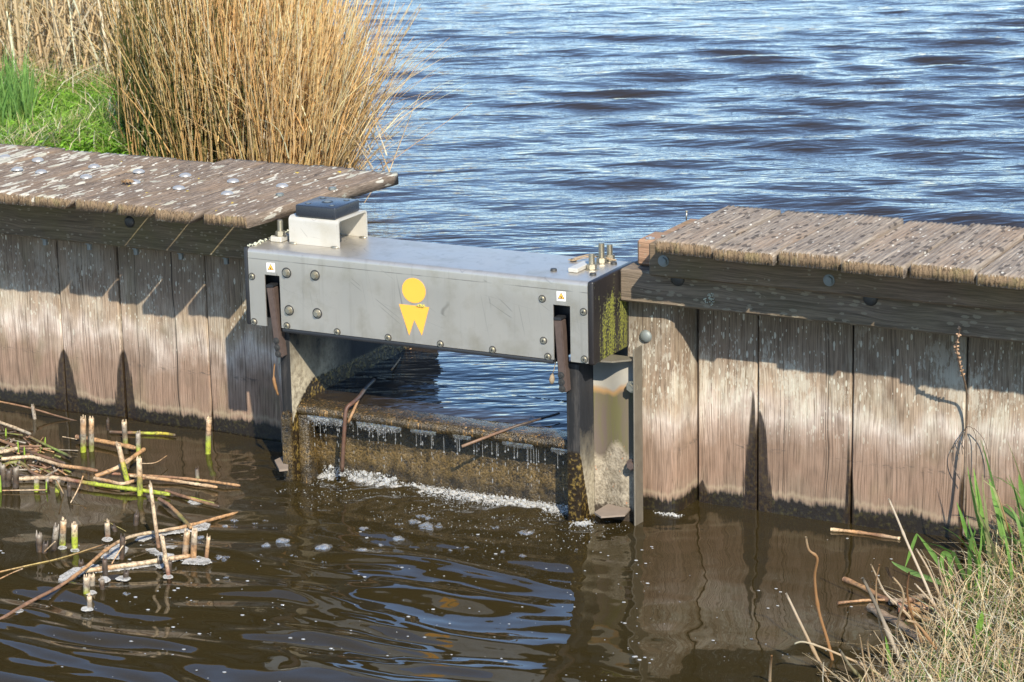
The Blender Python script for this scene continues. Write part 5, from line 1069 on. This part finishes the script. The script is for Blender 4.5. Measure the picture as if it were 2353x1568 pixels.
# scattered froth in the churned water and specks everywhere else
b = BB()
for k in range(900):
    x = random.uniform(.1, 1.2); y = .08-abs(random.gauss(0, .16)); b.ball((x, y, .002), random.choice([.0007, .0009, .0012, .0018]), 1, (1, 1, .7))
for k in range(520):
    px_, py_ = random.uniform(0, 1500), random.uniform(1200, 1568)
    if px_ < 350 and py_ < 1250: continue
    c = at(px_, py_, 2, 0); b.ball((c.x, c.y, .0012), random.choice([.0010, .0012, .0015, .002, .003, .005]), 1, (1.3, 1.0, .22))
for k in range(70):
    px_, py_ = random.uniform(1450, 2100), random.uniform(1230, 1520); c = at(px_, py_, 2, 0); b.ball((c.x, c.y, .0012), random.choice([.001, .0015, .002, .004]), 1, (1.3, 1.0, .2))
tag(b.build('foam_specks', M['foam'], smooth=True), kind='stuff')
# foam sheets gathered round stalks
def sheet_foam(P_, name='foam'):
    pts = [at(*Z8(x, y), 2, .0035) for x, y in P_]; c = sum(pts, Vector())/len(pts); b = MB()
    b.prism([tuple(p) for p in pts], (0, 0, .003))
    for k in range(len(pts)*5):
        i = random.randrange(len(pts)); q = pts[i].lerp(pts[(i+1) % len(pts)], random.random()); b.ball(q, random.uniform(.0015, .004), 1, (1, 1, .5))
    return b
def ring(cx_, cy_, rx, ry):
    rx *= .78; ry *= .8
    return [(cx_+rx*math.cos(a)*random.uniform(.85, 1.1), cy_+ry*math.sin(a)*random.uniform(.85, 1.1)) for a in np.linspace(0, 2*math.pi, 12, endpoint=False)]
b = MB()
SH = [ring(478, 1256, 40, 14), ring(573, 1276, 40, 16), ring(820, 1192, 46, 18), ring(1285, 1478, 44, 16), ring(945, 1492, 66, 20), ring(1225, 1395, 38, 18), ring(690, 1600, 60, 18), ring(665, 1725, 55, 18), ring(800, 1500, 50, 26),
      [(440, 1540), (455, 1480), (560, 1415), (620, 1410), (700, 1385), (760, 1395), (640, 1450), (560, 1500)], [(1035, 1200), (1060, 1170), (1180, 1135), (1330, 1105), (1440, 1090), (1560, 1065), (1610, 1080), (1590, 1120), (1500, 1130), (1350, 1145), (1200, 1165), (1100, 1205)],
      [(640, 1445), (820, 1420), (1000, 1395), (1230, 1355), (1400, 1325), (1390, 1345), (1240, 1385), (1000, 1418), (820, 1442)], [(1395, 1380), (1420, 1345), (1520, 1325), (1600, 1345), (1620, 1370), (1560, 1385), (1480, 1380)],
      [(770, 1335), (830, 1265), (900, 1225), (980, 1260), (970, 1290), (900, 1345)], [(1115, 1268), (1190, 1265), (1220, 1295), (1330, 1310), (1330, 1325), (1230, 1325), (1150, 1295)], [(1260, 1250), (1330, 1242), (1395, 1258), (1390, 1290), (1350, 1275), (1290, 1262)], ring(1500, 905, 70, 22), ring(140, 1740, 50, 16)]
for P_ in SH:
    s_ = sheet_foam(P_); me = bpy.data.meshes.new('t'); s_.bm.to_mesh(me); s_.bm.free(); b.bm.from_mesh(me); bpy.data.meshes.remove(me)
tag(b.build('foam', M['foamsheet'], smooth=False), kind='stuff')
# drips from the lip
b = BB()
for k in range(58):
    x = .15+.85*random.random(); z = .199-random.random()*.004; y = .056+random.uniform(-.006, .01); l_ = random.uniform(.006, .05)
    b.ball((x, y, z-l_*.5), l_*.5, 2, (.035, .035, 1)); b.ball((x, y, z-l_), random.uniform(.0014, .0026), 2, (1, 1, 1.6)); z -= l_+random.uniform(.006, .03)
    while z > .02 and random.random() < .62:
        l_ = random.uniform(.005, .016); b.ball((x+random.uniform(-.001, .001), y, z), l_*.5, 2, (.22, .22, 1)); z -= l_+random.uniform(.008, .04)
for k in range(420):
    u = random.choice([random.uniform(.15, .29), random.uniform(.32, .45), random.uniform(.15, .22)]); b.ball((u, .053+random.uniform(-.005, .008), .201-abs(random.gauss(0, .010))), random.uniform(.0008, .0020), 1)
for k in range(160): b.ball((random.uniform(.16, 1.0), .10-abs(random.gauss(0, .03)), abs(random.gauss(0, .014))), random.uniform(.0006, .0016), 1)
tag(b.build('water_drips', M['drip'], smooth=True), kind='stuff')
VV, FF = [], []
for x0_, x1_, dp in ((.150, .305, .022), (.318, .470, .026), (.50, .585, .010), (.64, .70, .009), (.80, .90, .009), (.955, 1.01, .014)):
    n_ = int((x1_-x0_)/.003); k0_ = len(VV)
    for i in range(n_):
        u = i/(n_-1); x = x0_+(x1_-x0_)*u; d_ = dp*max(0, math.sin(math.pi*u))**.5*random.uniform(.25, 1.0)
        for j, (y, z) in enumerate(((.0505, .207), (.0495, .203), (.0490, .199), (.0492, .199-d_*.33), (.0495, .199-d_*.66), (.050, .199-d_))): VV.append((x+random.uniform(-.0008, .0008), y+random.uniform(-.0014, .0014), z))
    for i in range(n_-1):
        for j in range(5): a_ = k0_+i*6+j; FF.append((a_, a_+6, a_+7, a_+1))
tag(npmesh('overflow_film', VV, FF, M['film'], smooth=True), kind='stuff')
# ------------------------------------------------------------------ light, sky, camera
w = bpy.data.worlds.new('World'); sc.world = w; w.use_nodes = True; nt = w.node_tree; nt.nodes.clear()
sky = N(nt, 'ShaderNodeTexSky', sky_type='NISHITA', sun_disc=False); el = math.asin(-SUN.z); sky.sun_elevation = el; sky.sun_rotation = math.atan2(-SUN.x, -SUN.y); sky.air_density = 1.0; sky.dust_density = .1; sky.ozone_density = 5.0
bg = N(nt, 'ShaderNodeBackground', {'Color': sky.outputs[0], 'Strength': .15}); nt.links.new(bg.outputs[0], N(nt, 'ShaderNodeOutputWorld').inputs[0])
L = bpy.data.lights.new('sun', 'SUN'); L.energy = 4.8; L.angle = R(.53); L.color = (1, .91, .77); lo = bpy.data.objects.new('sun', L); COL.objects.link(lo)
lo.rotation_euler = SUN.to_track_quat('-Z', 'Y').to_euler()
cam = bpy.data.cameras.new('camera'); co = bpy.data.objects.new('camera', cam); COL.objects.link(co); sc.camera = co
cam.sensor_width = 36; cam.lens = FPX/2353*36; cam.clip_end = 400; cam.clip_start = .05
mt = Matrix((Vector(_r), Vector(_u), Vector(-_fw))).transposed().to_4x4(); mt.translation = Vector(CAM); co.matrix_world = mt
cam.dof.use_dof = True; cam.dof.focus_distance = float(np.dot(np.array([.6, .1, .45])-CAM, _fw)); cam.dof.aperture_fstop = 13
sc.view_settings.view_transform = 'Standard'; sc.view_settings.look = 'None'; sc.view_settings.exposure = .88; sc.view_settings.gamma = 1
sc.cycles.max_bounces = 8; sc.cycles.transparent_max_bounces = 16
